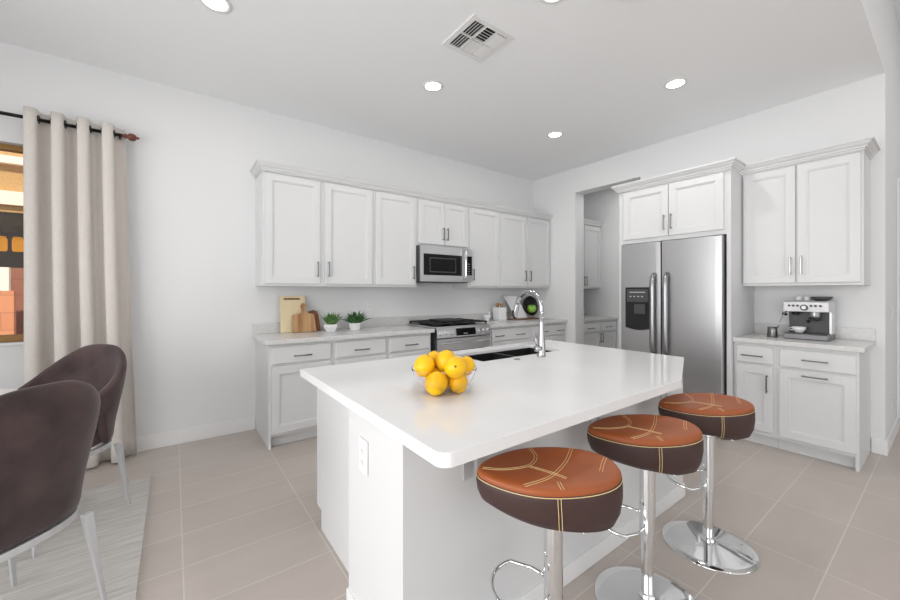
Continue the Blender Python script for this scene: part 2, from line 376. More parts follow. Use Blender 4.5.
def crown(label, path, z0, z1, proj, frame='A', steps=None):  # mitred sweep
    """path: list of frame xy points, outward is to the right-hand side of travel"""
    prof = steps or [(0, 0), (.14, 0), (.14, .17), (.34, .20), (.34, .34), (.48, .42), (.66, .54), (.80, .72), (.80, .80), (1, .82), (1, 1), (0, 1)]
    P = [Vector(p) for p in path]; n = len(P); bm = new(); rings = []
    for i, p in enumerate(P):
        d1 = (P[i]-P[i-1]).normalized() if i > 0 else None; d2 = (P[i+1]-P[i]).normalized() if i < n-1 else None
        n1 = Vector((d1.y, -d1.x)) if d1 else None; n2 = Vector((d2.y, -d2.x)) if d2 else None
        if n1 and n2:
            m = (n1+n2).normalized(); m = m/ m.dot(n1)
        else: m = n1 or n2
        rings.append([bm.verts.new((p.x+m.x*o*proj, p.y+m.y*o*proj, z0+z*(z1-z0))) for (o, z) in prof])
    for A, B in zip(rings, rings[1:]):
        for k in range(len(prof)):
            k2 = (k+1) % len(prof); bm.faces.new((A[k], A[k2], B[k2], B[k]))
    bm.faces.new(rings[0]); bm.faces.new(rings[-1][::-1])
    bmesh.ops.recalc_face_normals(bm, faces=bm.faces)
    t = Thing('crown_molding', label, 'moulding', (path[1][0], path[1][1], z0), frame)
    t.part('molding', bm, M['cab'])
    return t

# wall cabinets on the back wall
ZU0, ZU1 = 1.372, 2.405
D0, D1 = 1.395, 2.39
g = 'wall cabinets along the back wall'
cabinet('leftmost white wall cabinet on the back wall with two tall doors', -3.982, -2.905, ZU0, ZU1, .32,
        [('door', -3.960, -3.470, D0, D1, [(-3.499, 1.535, True)]), ('door', -3.424, -2.924, D0, D1, [(-3.393, 1.54, True)])], group=g)
cabinet('single door white wall cabinet just left of the microwave', -2.905, -2.373, ZU0, ZU1, .32,
        [('door', -2.885, -2.395, D0, D1, [(-2.428, 1.535, True)])], group=g)
cabinet('short white two door wall cabinet above the microwave', -2.373, -1.608, 1.858, ZU1, .32,
        [('door', -2.350, -1.985, 1.878, D1, [(-2.011, 2.01, True)]), ('door', -1.978, -1.628, 1.878, D1, [(-1.951, 2.01, True)])], group=g)
cabinet('single door white wall cabinet just right of the microwave', -1.608, -1.053, ZU0, ZU1, .32,
        [('door', -1.592, -1.075, D0, D1, [(-1.545, 1.535, True)])], group=g)
cabinet('rightmost white wall cabinet on the back wall with paired doors in the corner', -1.053, -.001, ZU0, ZU1, .32,
        [('door', -1.030, -.532, D0, D1, [(-.574, 1.545, True)]), ('door', -.518, -.020, D0, D1, [(-.470, 1.545, True)])], group=g)
crown('white crown moulding above the back wall cabinets', [(-3.984, -.001), (-3.984, -.342), (-.001, -.342)], 2.406, 2.476, .048)
# base cabinets on the back wall
ZB = .8755; zd0, zd1, zo0, zo1 = .705, .85, .125, .685
g = 'base cabinets along the back wall'
def base(label, x0, x1, hx, door_h, bl=False, fr='A', grp=g, two=False):
    fs = [('drawer', x0+.022, x1-.022, zd0, zd1, [(h, .769, False) for h in hx])]
    if two:
        xm = (x0+x1)/2
        fs += [('door', x0+.022, xm-.003, zo0, zo1, [(xm-.035, .57, True)]), ('door', xm+.003, x1-.022, zo0, zo1, [(xm+.035, .57, True)])]
    else: fs += [('door', x0+.022, x1-.022, zo0, zo1, [(door_h, .57, True)])]
    return cabinet(label, x0, x1, 0, ZB, .60, fs, fr, toe=True, group=grp, name='base_cabinet', base_l=bl)
base('leftmost white base cabinet on the back wall at the open floor end', -3.982, -3.438, [-3.712], -3.49, True)
base('middle white base cabinet between the end unit and the one beside the range', -3.438, -2.886, [-3.168], -3.385)
base('white base cabinet immediately left of the range', -2.886, -2.362, [-2.62], -2.835)
base('wide white base cabinet immediately right of the range', -1.49, -.765, [-1.355, -.985], 0, two=True)
base('white base cabinet in the right corner of the back wall', -.765, -.001, [-.51, -.15], 0, two=True)
# worktops on the back wall
def worktop(label, x0, x1, d, frame, y0=0.0, z1=.914, splash=(None, None)):
    t = Thing('worktop', label, 'countertop', ((x0+x1)/2, y0, .876), frame)
    b = new(); bx(b, x0, x1, y0-d, y0-.001, .8765, z1); t.part('slab', b, M['counter'], bev=.004)
    b = new(); bx(b, splash[0] or x0, splash[1] or x1, y0-.021, y0-.001, z1+.0005, 1.016); t.part('backsplash', b, M['counter'], bev=.002)
    return t
worktop('pale grey worktop left of the range with cutting boards on it', -4.010, -2.335, .645, 'A', splash=(-4.010, -1.9305))
worktop('pale grey worktop right of the range with white crock on it', -1.53, -.001, .645, 'A', splash=(-1.9295, -.001))

# refrigerator enclosure on the right wall (frame B: x = -world y)
t = Thing('refrigerator_surround', 'white tall cabinet surround enclosing the steel refrigerator', 'cabinet', (2.31, 0, 0), 'B')
b = new(); bx(b, 1.79, 1.825, -.648, -.001, 0.0005, 2.405); t.part('side_panel', b, M['cab'], bev=.002)
b = new(); bx(b, 2.790, 2.8225, -.648, -.001, 0.0005, 2.405); t.part('side_panel', b, M['cab'], bev=.002)
b = new(); bx(b, 1.8255, 2.7895, -.648, -.001, 1.836, 2.405); t.part('upper_box', b, M['cab'])
p = t.part('door', shaker(1.848, 2.305, 1.878, 2.388, -.669), M['cab']); h = t.part('handle', pull(2.275, 2.012, -.669), M['nickel_l'], bev=.0015, parent=p)
p = t.part('door', shaker(2.312, 2.772, 1.878, 2.388, -.669), M['cab']); h = t.part('handle', pull(2.340, 2.012, -.669), M['nickel_l'], bev=.0015, parent=p)
crown('white crown moulding above the refrigerator surround', [(1.788, -.001), (1.788, -.670), (2.8245, -.670), (2.8245, -.44)], 2.406, 2.481, .05, 'B')

# refrigerator
t = Thing('refrigerator', 'stainless steel side by side refrigerator with water dispenser', 'refrigerator', (2.31, -.02, 0), 'B')
b = new(); bx(b, 1.845, 2.775, -.62, -.03, .0305, 1.80); t.part('body', b, M['steel'], bev=.004)
FX = -.715
def fdoor(x0, x1):
    bm = new(); n = 10; pts = []
    for i in range(n+1):
        u = i/n; pts.append((x0+(x1-x0)*u, FX-.007*math.sin(PI*u)**.6 if 0 < u < 1 else FX+.0))
    prism(bm, pts+[(x1, -.625), (x0, -.625)], .09, 1.822); return bm
b = new(); bx(b, 2.2562, 2.2678, FX+.008, -.6205, .09, 1.80); t.part('door_gap_dark', b, M['black'])  # black strip put in so the gap between the doors reads as shade
dl = t.part('freezer_door', fdoor(1.850, 2.256), M['steel'], bev=.004, label='narrow left steel door with the dispenser')
dr = t.part('refrigerator_door', fdoor(2.268, 2.777), M['steel'], bev=.004, label='wide right steel door')
def fhandle(x):
    bm = new(); pts = []
    for i in range(17):
        u = i/16; z = .70+.80*u; k = min(1, min(u, 1-u)/.10); pts.append((x, FX-.008-.05*math.sin(k*PI/2), z))
    tube(bm, pts, .0175, 12)
    for v in bm.verts: v.co.x = x+(v.co.x-x)*1.35
    return bm
t.part('handle', fhandle(2.200), M['handle'], smooth=True, parent=dl); t.part('handle', fhandle(2.322), M['handle'], smooth=True, parent=dr)
b = new()
xs0, xs1 = 1.915, 2.176
pts = [(xs0, 1.365), (xs1, 1.365)] + [(xs1-(xs1-xs0)*i/10, .945-.022*math.sin(PI*i/10)) for i in range(11)]
prism(b, pts, 0, .02)
for v in b.verts: v.co = Vector((v.co.x, FX-.036+v.co.z+.0, v.co.y))
d = t.part('dispenser', b, M['black'], bev=.003, parent=dl, label='black water and ice dispenser')
t.part('dispenser_panel', bx(new(), xs0+.02, xs1-.02, FX-.040, FX-.0365, 1.215, 1.345), M['dkgrey'], bev=.001, parent=None).parent = dl
b = new(); bx(b, xs0+.10, xs1-.05, FX-.050, FX-.037, 1.09, 1.19); t.part('dispenser_lever', b, M['dkgrey'], bev=.004).parent = dl
b = new(); bx(b, xs0+.05, xs1-.05, FX-.0410, FX-.0403, 1.31, 1.318)
for i in range(4): bx(b, xs0+.05+i*.04, xs0+.068+i*.04, FX-.0410, FX-.0403, 1.265, 1.275)
t.part('dispenser_buttons', b, M['alu']).parent = dl
b = new(); bx(b, 1.86, 2.76, -.60, -.40, .0005, .030); t.part('toe_grille', b, M['black'])

# right-hand coffee station
cabinet('white two door wall cabinet over the espresso machine', 2.825, 3.587, ZU0, ZU1, .36,
        [('door', 2.838, 3.196, D0, D1, [(3.168, 1.543, True)]), ('door', 3.208, 3.572, D0, D1, [(3.236, 1.545, True)])], 'B', hm='nickel_l')
crown('white crown moulding above the coffee station wall cabinet', [(2.8255, -.3815), (3.589, -.3815), (3.589, -.001)], 2.406, 2.478, .054, 'B')
ZB2 = .8755
cabinet('narrow white base cabinet beside the refrigerator with drawer and door', 2.825, 3.117, 0, ZB2, .58,
        [('drawer', 2.846, 3.099, .705, .85, [(2.963, .770, False)]), ('door', 2.846, 3.099, .135, .685, [(3.063, .545, True)])], 'B', toe=True, name='base_cabinet', group='base cabinets of the coffee station')
cabinet('wide white base cabinet at the free end with horizontal door pull', 3.117, 3.587, 0, ZB2, .58,
        [('drawer', 3.138, 3.572, .705, .85, [(3.355, .778, False)]), ('door', 3.138, 3.572, .125, .685, [(3.355, .652, False)])], 'B', toe=True, name='base_cabinet', base_r=True, group='base cabinets of the coffee station')
worktop('pale grey worktop under the espresso machine', 2.8245, 3.617, .615, 'B')

# pantry cabinets
PY = -.121
cabinet('white base cabinet inside the pantry passage', .205, 1.165, 0, ZB, .60,
        [('drawer', .225, .68, zd0, zd1, [(.42, .77, False)]), ('drawer', .69, 1.145, zd0, zd1, [(.90, .77, False)]),
         ('door', .225, .68, zo0, zo1, [(.655, .61, True)]), ('door', .69, 1.145, zo0, zo1, [(.715, .61, True)])], y0=PY, toe=True, name='base_cabinet')
t = Thing('worktop', 'pale grey worktop inside the pantry passage', 'countertop', (.68, PY, .876))
b = new(); bx(b, .201, 1.168, PY-.635, PY, .8765, .914); t.part('slab', b, M['counter'], bev=.003)
b = new(); bx(b, .201, 1.168, PY-.02, PY, .9145, 1.016); t.part('backsplash', b, M['counter'], bev=.002)
cabinet('white wall cabinet inside the pantry passage', .205, 1.165, ZU0, ZU1, .32, [('door', .225, .68, D0, D1, [(.655, 1.49, True)]), ('door', .69, 1.145, D0, D1, [(.715, 1.49, True)])], y0=PY)
crown('white crown moulding inside the pantry passage', [(.203, PY-.3425), (1.168, PY-.3425)], 2.406, 2.478, .048)

# ------------------------------------------------------------------ island
IZ = .88; IZ0 = .838
t = Thing('kitchen_island', 'large white kitchen island with glossy white quartz top', 'island', (-3.0, -2.4, 0))
out = [(-4.037, -1.794), (-4.037, -3.153)] + [(-4.037+.04*(1-math.cos(a)), -3.153-.04*math.sin(a)) for a in [PI/2*k/6 for k in range(1, 6)]] + [(-3.997, -3.193), (-2.572, -3.193), (-1.867, -2.925), (-1.867, -1.794)]
hole = [(-3.05, -2.24), (-2.26, -2.24), (-2.26, -1.925), (-3.05, -1.925)]
b = new()
def loop_v(pts, z): return [b.verts.new((p[0], p[1], z)) for p in pts]
def side(A, B):
    for k in range(len(A)): b.faces.new((A[k], A[(k+1) % len(A)], B[(k+1) % len(A)], B[k]))
def fill(*loops):
    es = [b.edges.get((L[k], L[(k+1) % len(L)])) or b.edges.new((L[k], L[(k+1) % len(L)])) for L in loops for k in range(len(L))]
    bmesh.ops.triangle_fill(b, use_beauty=True, edges=es)
big = [(-3.25, -2.42), (-2.06, -2.42), (-2.06, -1.85), (-3.25, -1.85)]
oT, oB = loop_v(out, IZ), loop_v(out, IZ0); hT, hB = loop_v(hole, IZ), loop_v(hole, IZ-.02); gT, gB = loop_v(big, IZ-.02), loop_v(big, IZ0)
side(oB, oT); side(hB, hT); side(gB, gT); fill(oT, hT); fill(hB, gT); fill(oB, gB)
bmesh.ops.recalc_face_normals(b, faces=b.faces)
t.part('countertop', b, M['quartz'], bev=.004, label='glossy white quartz countertop')
b = new(); prism(b, [(-3.957, -1.855), (-3.957, -2.5), (-1.99, -2.5), (-1.99, -1.855)], .105, IZ0-.0005, [[(-3.937, -1.872), (-3.937, -2.48), (-2.01, -2.48), (-2.01, -1.872)]])
bx(b, -3.957, -1.99, -2.5, -1.915, .0005, .1045)
t.part('cabinet_body', b, M['cab'], bev=.0015)
b = new(); bx(b, -4.028, -1.97, -2.96, -2.501, .0005, IZ0-.0005); t.part('knee_wall', b, M['cab'], bev=.002)
b = new(); bx(b, -4.038, -1.960, -2.970, -2.5, .0005, .085); t.part('base_trim', b, M['trim'], bev=.003)
b = new(); bx(b, -3.957, -1.99, -1.8545, -1.838, .11, IZ0-.0005); t.part('cabinet_fronts', b, M['cab'], bev=.002)
for x in (-3.735, -2.95, -2.23):
    b = new(); bx(b, x-.05, x-.012, -2.9685, -2.9605, .645, IZ0-.001); bx(b, x+.012, x+.05, -2.9685, -2.9605, .645, IZ0-.001); bx(b, x-.05, x+.05, -3.11 if x < -2.5 else -3.0, -2.9605, IZ0-.010, IZ0-.001)
    t.part('support_bracket', b, M['alu'], bev=.001)
# sink
s = Thing('kitchen_sink', 'black undermount double bowl sink in the island', 'sink', (-2.66, -2.08, .62))
b = new(); z0 = .64
def basin(bm, x0, x1, y0, y1, z0, z1):
    w = .012
    vo = [(x0, y0), (x1, y0), (x1, y1), (x0, y1)]; vi = [(x0+w, y0+w), (x1-w, y0+w), (x1-w, y1-w), (x0+w, y1-w)]
    prism(bm, vo, z0, z1, [vi]); bx(bm, x0+w*.5, x1-w*.5, y0+w*.5, y1-w*.5, z0-.01, z0+.005)
basin(b, -3.062, -2.672, -2.252, -1.913, z0, IZ-.0205); basin(b, -2.668, -2.248, -2.252, -1.913, z0, IZ-.0205)
s.part('bowls', b, M['sink'], bev=.002)
b = new()
for x in (-2.87, -2.46): lathe(b, [(0, .0), (.045, 0), (.045, .006), (.03, .004), (0, .004)], (x, -2.09, z0+.0055), 24)
s.part('drain', b, M['chrome'], smooth=False)
# faucet
fx, fy = -2.619, -2.345
t = Thing('kitchen_faucet', 'chrome gooseneck pull down faucet beside the island sink', 'faucet', (fx, fy, IZ))
b = new(); lathe(b, [(0, 0), (.030, 0), (.030, .004), (.0275, .008), (.0265, .03), (.0255, .085), (.022, .11), (.019, .16), (.016, .22), (.0155, .30), (0, .30)], (fx, fy, IZ+.0005), 28); t.part('body', b, M['faucet'], smooth=True)
b = new(); zc = IZ+.325; r = .112; pts = [(fx, fy, IZ+.29), (fx, fy, IZ+.31)]
for k in range(0, 17):
    a = PI*k/16*.93; pts.append((fx, fy+r-r*math.cos(a), zc+r*math.sin(a)))
tube(b, pts, .0155, 16); t.part('spout', b, M['faucet'], smooth=True)
e = Vector(pts[-1]); dd = (Vector(pts[-1])-Vector(pts[-2])).normalized()
b = new(); tube(b, [e-dd*.003, e+dd*.015, e+dd*.05, e+dd*.105, e+dd*.11], [.017, .0175, .020, .024, .018], 16); hd = t.part('spray_head', b, M['faucet'], smooth=True)
b = new(); q = e+dd*.07; bx(b, q.x-.026, q.x-.020, q.y-.006, q.y+.006, q.z-.022, q.z+.022); t.part('spray_button', b, M['black'], parent=hd)
b = new(); tube(b, [(fx-.005, fy, IZ+.060), (fx-.062, fy-.004, IZ+.060)], [.021, .020], 18); lv = t.part('valve', b, M['faucet'], smooth=True)
b = new(); tube(b, [(fx-.048, fy, IZ+.07), (fx-.050, fy+.004, IZ+.11), (fx-.052, fy+.008, IZ+.170)], [.006, .005, .004], 8); t.part('lever', b, M['faucet'], smooth=True, parent=lv)
b = new(); lathe(b, [(0, 0), (.02, 0), (.02, .004), (.012, .008), (0, .008)], (-2.83, -2.321, IZ+.0005), 24)
solo('disposal_button', b, M['nickel_l'], 'small round metal button flush on the island beside the sink', 'button', (-2.83, -2.321, IZ))
# island outlet
def outlet(label, loc, rot, w=.07, h=.115, sw=False, frame_cat='outlet'):
    o = bpy.data.objects.new('wall_outlet' if not sw else 'light_switch', None); COL.objects.link(o); o.location = loc; o.rotation_euler = rot
    o['label'] = label; o['category'] = 'switch' if sw else 'outlet'
    p = link('cover_plate', bx(new(), -w/2, w/2, -.006, -.0008, -h/2, h/2), M['plate'], bev=.002); p.parent = o
    if sw:
        q = link('rocker', bx(new(), -.017, .017, -.011, -.006, -.033, .033), M['plate'], bev=.002); q.parent = o
    else:
        for s_ in (-1, 1):
            q = link('socket', bx(new(), -.016, .016, -.0085, -.006, s_*.021-.014, s_*.021+.014), M['plate'], bev=.004); q.parent = o
            bb = new(); bx(bb, -.007, -.005, -.0090, -.0084, s_*.021-.003, s_*.021+.007); bx(bb, .005, .007, -.0090, -.0084, s_*.021-.003, s_*.021+.007); bx(bb, -.002, .002, -.0090, -.0084, s_*.021-.010, s_*.021-.006)
            r_ = link('slots', bb, M['slot']); r_.parent = q
    return o
outlet('white outlet on the left end of the island', (-4.0285, -2.663, .69), (0, 0, -PI/2), .075, .13)
outlet('white outlet on the back wall right of the plants', (-2.812, 0, 1.165), (0, 0, 0))
outlet('white outlet on the back wall above the small white mortar', (-1.165, 0, 1.165), (0, 0, 0))
outlet('white light switch on the wall end beside the coffee station', (.5, YE, 1.131), (0, 0, 0), .12, .13, True)
outlet('white low outlet on the wall end near the baseboard', (.483, YE, .346), (0, 0, 0), .075, .12)

# ------------------------------------------------------------------ microwave and range
t = Thing('microwave_oven', 'stainless steel microwave mounted over the range', 'microwave', (-1.99, 0, 1.43))
X0, X1, Z0, Z1, YF = -2.366, -1.613, 1.437, 1.852, -.40
b = new(); bx(b, X0, X1, YF+.02, -.001, Z0, Z1); t.part('body', b, M['dkgrey'], bev=.003)
b = new(); DX = -1.765
prism(b, [(X0, Z0), (DX, Z0), (DX, Z1), (X0, Z1)], 0, .03, [[(X0+.035, Z0+.075), (DX-.012, Z0+.075), (DX-.012, Z1-.095), (X0+.035, Z1-.095)]])
for v in b.verts: v.co = Vector((v.co.x, YF-.012+v.co.z, v.co.y))
dr = t.part('door', b, M['steel_h'], bev=.002)
b = new(); bx(b, X0+.036, DX-.013, YF-.006, YF+.012, Z0+.076, Z1-.096); t.part('door_glass', b, M['glassblk'], parent=dr)
b = new(); prism(b, [(X0+.12, Z0+.11), (DX-.10, Z0+.11), (DX-.10, Z1-.135), (X0+.12, Z1-.135)], 0, .001, [[(X0+.13, Z0+.12), (DX-.11, Z0+.12), (DX-.11, Z1-.145), (X0+.13, Z1-.145)]])
for v in b.verts: v.co = Vector((v.co.x, YF-.0075+v.co.z, v.co.y))
t.part('window_border', b, M['dkgrey'], parent=dr)
b = new(); bx(b, DX+.004, X1, YF-.012, YF+.02, Z0, Z1-.0); cp = t.part('control_panel', b, M['steel_h'], bev=.002)
b = new(); bx(b, DX+.045, X1-.008, YF-.0145, YF-.0125, Z0+.085, Z1-.095); t.part('keypad', b, M['glassblk'], parent=cp)
b = new()
for r_ in range(5):
    for c_ in range(3): lathe(b, [(0, 0), (.006, 0), (.006, .0012), (0, .0012)], (0, 0, 0), 8) if False else bx(b, DX+.058+c_*.022, DX+.066+c_*.022, YF-.0152, YF-.0146, Z0+.10+r_*.03, Z0+.108+r_*.03)
t.part('buttons', b, M['alu'], parent=cp)
b = new(); tube(b, [(DX+.018, YF-.013, Z0+.035), (DX+.018, YF-.05, Z0+.045), (DX+.018, YF-.055, Z0+.08), (DX+.018, YF-.055, Z1-.08), (DX+.018, YF-.05, Z1-.045), (DX+.018, YF-.013, Z1-.035)], .012, 12); t.part('handle', b, M['chrome'], smooth=True)
b = new(); bx(b, X0+.03, X1-.03, -.36, -.05, Z0-.008, Z0-.0005); t.part('vent_grille', b, M['black'])

t = Thing('gas_range', 'stainless steel slide in gas range with black grates', 'range', (-1.93, 0, 0))
X0, X1 = -2.315, -1.535
b = new(); bx(b, X0+.01, X1-.01, -.60, -.03, .0005, .90); t.part('body', b, M['dkgrey'])
b = new(); bx(b, X0-.012, X1+.0, -.64, -.025, .916, .932); t.part('cooktop', b, M['steel_h'], bev=.004)
b = new(); prism(b, [(-.6405, .80), (-.675, .81), (-.655, .915), (-.6405, .918)], X0, X1)
for v in b.verts: v.co = Vector((v.co.z, v.co.x, v.co.y))
cp = t.part('control_panel', b, M['steel_h'], bev=.003)
b = new(); bx(b, X0+.012, X1-.012, -.618, -.045, .9323, .9345); t.part('burner_well', b, M['glassblk'])
def on_panel(x, z, out): # point on slanted panel
    f = (z-.81)/.105; y = -.675+.02*f; return Vector((x, y-out, z+out*.19))
b = new(); q = [on_panel(-2.06, .825, .002), on_panel(-1.775, .825, .002), on_panel(-1.775, .905, .002), on_panel(-2.06, .905, .002)]
vs = [b.verts.new(p) for p in q]+[b.verts.new(p+Vector((0, .003, 0))) for p in q]
for f in ((0,1,2,3),(7,6,5,4),(0,4,5,1),(1,5,6,2),(2,6,7,3),(3,7,4,0)): b.faces.new([vs[i] for i in f])
bmesh.ops.recalc_face_normals(b, faces=b.faces)
t.part('display', b, M['glassblk'], parent=cp)
b = new(); q = on_panel(-1.93, .845, .0025); bx(b, -1.955, -1.895, q.y-.0006, q.y, q.z-.004, q.z+.004); t.part('display_digits', b, M['alu'], parent=cp)
for x in (-2.275, -2.20, -2.13, -1.715, -1.645, -1.58):
    b = new(); a = on_panel(x, .862, 0); c2 = on_panel(x, .862, .028); tube(b, [a, a+(c2-a)*.2, a+(c2-a)*.25, c2], [.027, .027, .021, .019], 16); t.part('knob', b, M['chrome'], smooth=False, bev=.001)
b = new(); bx(b, X0+.006, X1-.006, -.655, -.601, .20, .795); dr = t.part('oven_door', b, M['steel_h'], bev=.004)
b = new(); bx(b, X0+.09, X1-.09, -.657, -.6555, .33, .66); t.part('oven_window', b, M['glassblk'], parent=dr)
b = new(); tube(b, [(X0+.04, -.70, .755), (X1-.04, -.70, .755)], .012, 12)
for x in (X0+.07, X1-.07): bx(b, x-.012, x+.012, -.70, -.6555, .745, .765)
t.part('handle', b, M['chrome'], smooth=False, parent=dr)
b = new(); bx(b, X0+.006, X1-.006, -.65, -.601, .03, .19); t.part('warming_drawer', b, M['steel_h'], bev=.004)
for i in range(3):
    gx0 = X0+.01+i*.257; gx1 = gx0+.245; b = new(); zg = .968; w = .009
    for y in (-.60, -.455, -.32, -.18, -.06): bx(b, gx0, gx1, y-w, y+w, zg-.014, zg)
    for x in (gx0, (gx0+gx1)/2-w, gx1-2*w): bx(b, x, x+2*w, -.607, -.053, zg-.014, zg)
    for x in (gx0, gx1-2*w):
        for y in (-.60, -.06): bx(b, x, x+2*w, y-w, y+w, .9348, zg-.014)
    t.part('grate', b, M['iron'], bev=.002)
for (x, y) in ((-2.19, -.46), (-2.19, -.19), (-1.93, -.32), (-1.67, -.46), (-1.67, -.19)):
    b = new(); lathe(b, [(0, 0), (.05, 0), (.05, .008), (.035, .010), (.035, .018), (0, .018)], (x, y, .9348), 20); t.part('burner', b, M['iron'])
b = new(); prism(b, [(-2.12, -.50), (-1.78, -.50), (-1.76, -.16), (-2.10, -.16)], .9655, .985); t.part('griddle', b, M['iron'], bev=.006)

# ------------------------------------------------------------------ ceiling fittings
def downlight(x, y, label, lit=True):
    t = Thing('recessed_light', label, 'ceiling light', (x, y, H), group='recessed ceiling lights')
    b = new(); lathe(b, [(.064, 0), (.066, -.006), (.088, -.005), (.092, -.0008), (.064, -.0008)], (x, y, H), 32, close=False); t.part('trim_ring', b, M['trim'], smooth=True)
    b = new(); lathe(b, [(0, -.003), (.064, -.003), (.064, -.0008), (0, -.0008)], (x, y, H), 32); t.part('diffuser', b, M['lamp'])
    l = area('recessed_lamp', (x, y, H-.012), (0, 0, 0), .12, .12, DOWN, (1, .98, .95), 'DISK')
    return t
downlight(-2.827, -1.341, 'recessed ceiling light nearest the square air vent')
downlight(-1.174, -1.332, 'recessed ceiling light farthest back, nearest the back corner')
downlight(-1.194, -2.594, 'recessed ceiling light on the right, near the refrigerator')
downlight(-4.413, -1.326, 'recessed ceiling light at the top left, cut by the frame edge')
downlight(-2.815, -2.600, 'recessed ceiling light barely showing at the top edge')
t = Thing('smoke_detector', 'white round smoke detector barely showing at the top edge', 'detector', (-2.50, -2.87, H))
b = new(); lathe(b, [(0, -.035), (.05, -.035), (.062, -.02), (.066, -.0008), (0, -.0008)], (-2.50, -2.87, H), 28); t.part('housing', b, M['plate'], smooth=True)
downlight(.70, -1.30, 'unseen recessed ceiling light added inside the pantry passage')  # out of view, added to brighten the pantry
# air vent
t = Thing('ceiling_vent', 'square white air vent with louvres in the ceiling', 'vent', (-2.90, -2.015, H))
x0, x1, y0, y1 = -3.085, -2.715, -2.197, -1.835
b = new(); prism(b, [(x0, y0), (x1, y0), (x1, y1), (x0, y1)], H-.010, H-.0008, [[(x0+.04, y0+.04), (x1-.04, y0+.04), (x1-.04, y1-.04), (x0+.04, y1-.04)]]); t.part('frame', b, M['trim'], bev=.002)
b = new(); bx(b, x0+.041, x1-.041, y0+.041, y1-.041, H-.0018, H-.0010); t.part('dark_backing', b, M['black'])  # flat black sheet stands in for the darkness behind the louvres
b = new(); gx = (x1-x0-.08)/3; gy = (y1-y0-.08)/2
for i in range(1, 3): bx(b, x0+.04+i*gx-.005, x0+.04+i*gx+.005, y0+.04, y1-.04, H-.012, H-.002)
bx(b, x0+.04, x1-.04, (y0+y1)/2-.005, (y0+y1)/2+.005, H-.012, H-.002); t.part('dividers', b, M['trim'])
def slat(bm, a0, a1, c, axis, tilt):
    h = .0085 if tilt > 0 else .0055
    for k in (0,):
        if axis == 'y': p = [(c-tilt*h, a0, H-.013), (c-tilt*h, a1, H-.013), (c+tilt*h, a1, H-.0022), (c+tilt*h, a0, H-.0022)]
        else: p = [(a0, c-tilt*h, H-.013), (a1, c-tilt*h, H-.013), (a1, c+tilt*h, H-.0022), (a0, c+tilt*h, H-.0022)]
        vs = [bm.verts.new(q) for q in p]+[bm.verts.new((q[0], q[1], q[2]-.0015)) for q in p]
        for f in ((0,1,2,3),(7,6,5,4),(0,4,5,1),(1,5,6,2),(2,6,7,3),(3,7,4,0)): bm.faces.new([vs[i] for i in f])
for ix in range(3):
    for iy in range(2):
        ax0 = x0+.04+ix*gx+.006; ax1 = ax0+gx-.012; ay0 = y0+.04+iy*gy+.006; ay1 = ay0+gy-.012
        b = new()
        if ix == 1:
            for k in range(5): slat(b, ax0, ax1, ay0+.018+k*(ay1-ay0-.03)/4, 'x', 1 if iy == 0 else -1)
        else:
            for k in range(4): slat(b, ay0, ay1, ax0+.012+k*(ax1-ax0-.02)/3, 'y', 1 if ix == 0 else -1)
        bmesh.ops.recalc_face_normals(b, faces=b.faces); t.part('louvres', b, M['trim'])

# ------------------------------------------------------------------ counter objects, back wall left
def leaning(name, label, cat, m, outline, th, x, yb, z, tilt, hole=None, bev=.002, group=None):
    """board outline in (x,z); its bottom back edge at (x, yb, z) leaning back by tilt"""
    bm = new(); prism(bm, outline, 0, th, hole or [])
    for v in bm.verts: v.co = Vector((v.co.x, -v.co.z, v.co.y))
    bmesh.ops.recalc_face_normals(bm, faces=bm.faces)
    o = link(name, bm, m, bev); o.location = (x, yb, z); o.rotation_euler = (-tilt, 0, 0); o['label'] = label; o['category'] = cat
    if group: o['group'] = group
    return o
CT = .9145
leaning('cutting_board', 'tall pale rectangular cutting board with handle slot', 'cutting board', M['boardp'],
        [(-.12, 0), (.12, 0), (.12, .355), (.115, .362), (-.115, .362), (-.12, .355)], .016, -3.655, -.075, CT, .125,
        [[(-.085, .325), (.07, .325), (.07, .342), (-.085, .342)]])
_bd = bpy.data.objects['cutting_board']; b = new(); bx(b, -.0848, .0698, -.012, -.004, .3252, .3418); _p = link('handle_slot', b, M['boardd']); _p.parent = _bd; _p['label'] = 'dark handle slot'
neck = [(-.115, 0), (.115, 0), (.100, .165), (.088, .180), (.040, .188), (.022, .200), (.020, .245), (.030, .262), (.014, .290), (-.014, .290), (-.030, .262), (-.020, .245), (-.022, .200), (-.040, .188), (-.100, .178), (-.110, .165)]
leaning('paddle_board', 'striped brown paddle cutting board with long neck in front', 'cutting board', M['boardm'], neck, .018, -3.562, -.125, CT, .16)
leaning('walnut_board', 'small dark walnut board leaning behind the paddle board', 'cutting board', M['boardd'],
        [(-.07, 0), (.07, 0), (.055, .17), (.042, .205), (.0, .218), (-.042, .205), (-.06, .17)], .016, -3.462, -.085, CT, .16)
def leaf(bm, base_, dirv, L, w, droop=.3, n=4):
    d = Vector(dirv).normalized(); s = d.cross(Vector((0, 0, 1)));
    if s.length < 1e-3: s = Vector((1, 0, 0))
    s.normalize(); prev = None; p = Vector(base_); u_ = s.cross(d)
    for i in range(n+1):
        u = i/n; ww = w*(math.sin(PI*min(1, .18+u*.82))**.8); c = p+d*L*u+Vector((0, 0, -droop*L*u*u))
        cur = [bm.verts.new(c-s*ww/2+u_*.15*ww), bm.verts.new(c-u_*.12*ww), bm.verts.new(c+s*ww/2+u_*.15*ww)]
        if prev:
            bm.faces.new((prev[0], prev[1], cur[1], cur[0])); bm.faces.new((prev[1], prev[2], cur[2], cur[1]))
        prev = cur
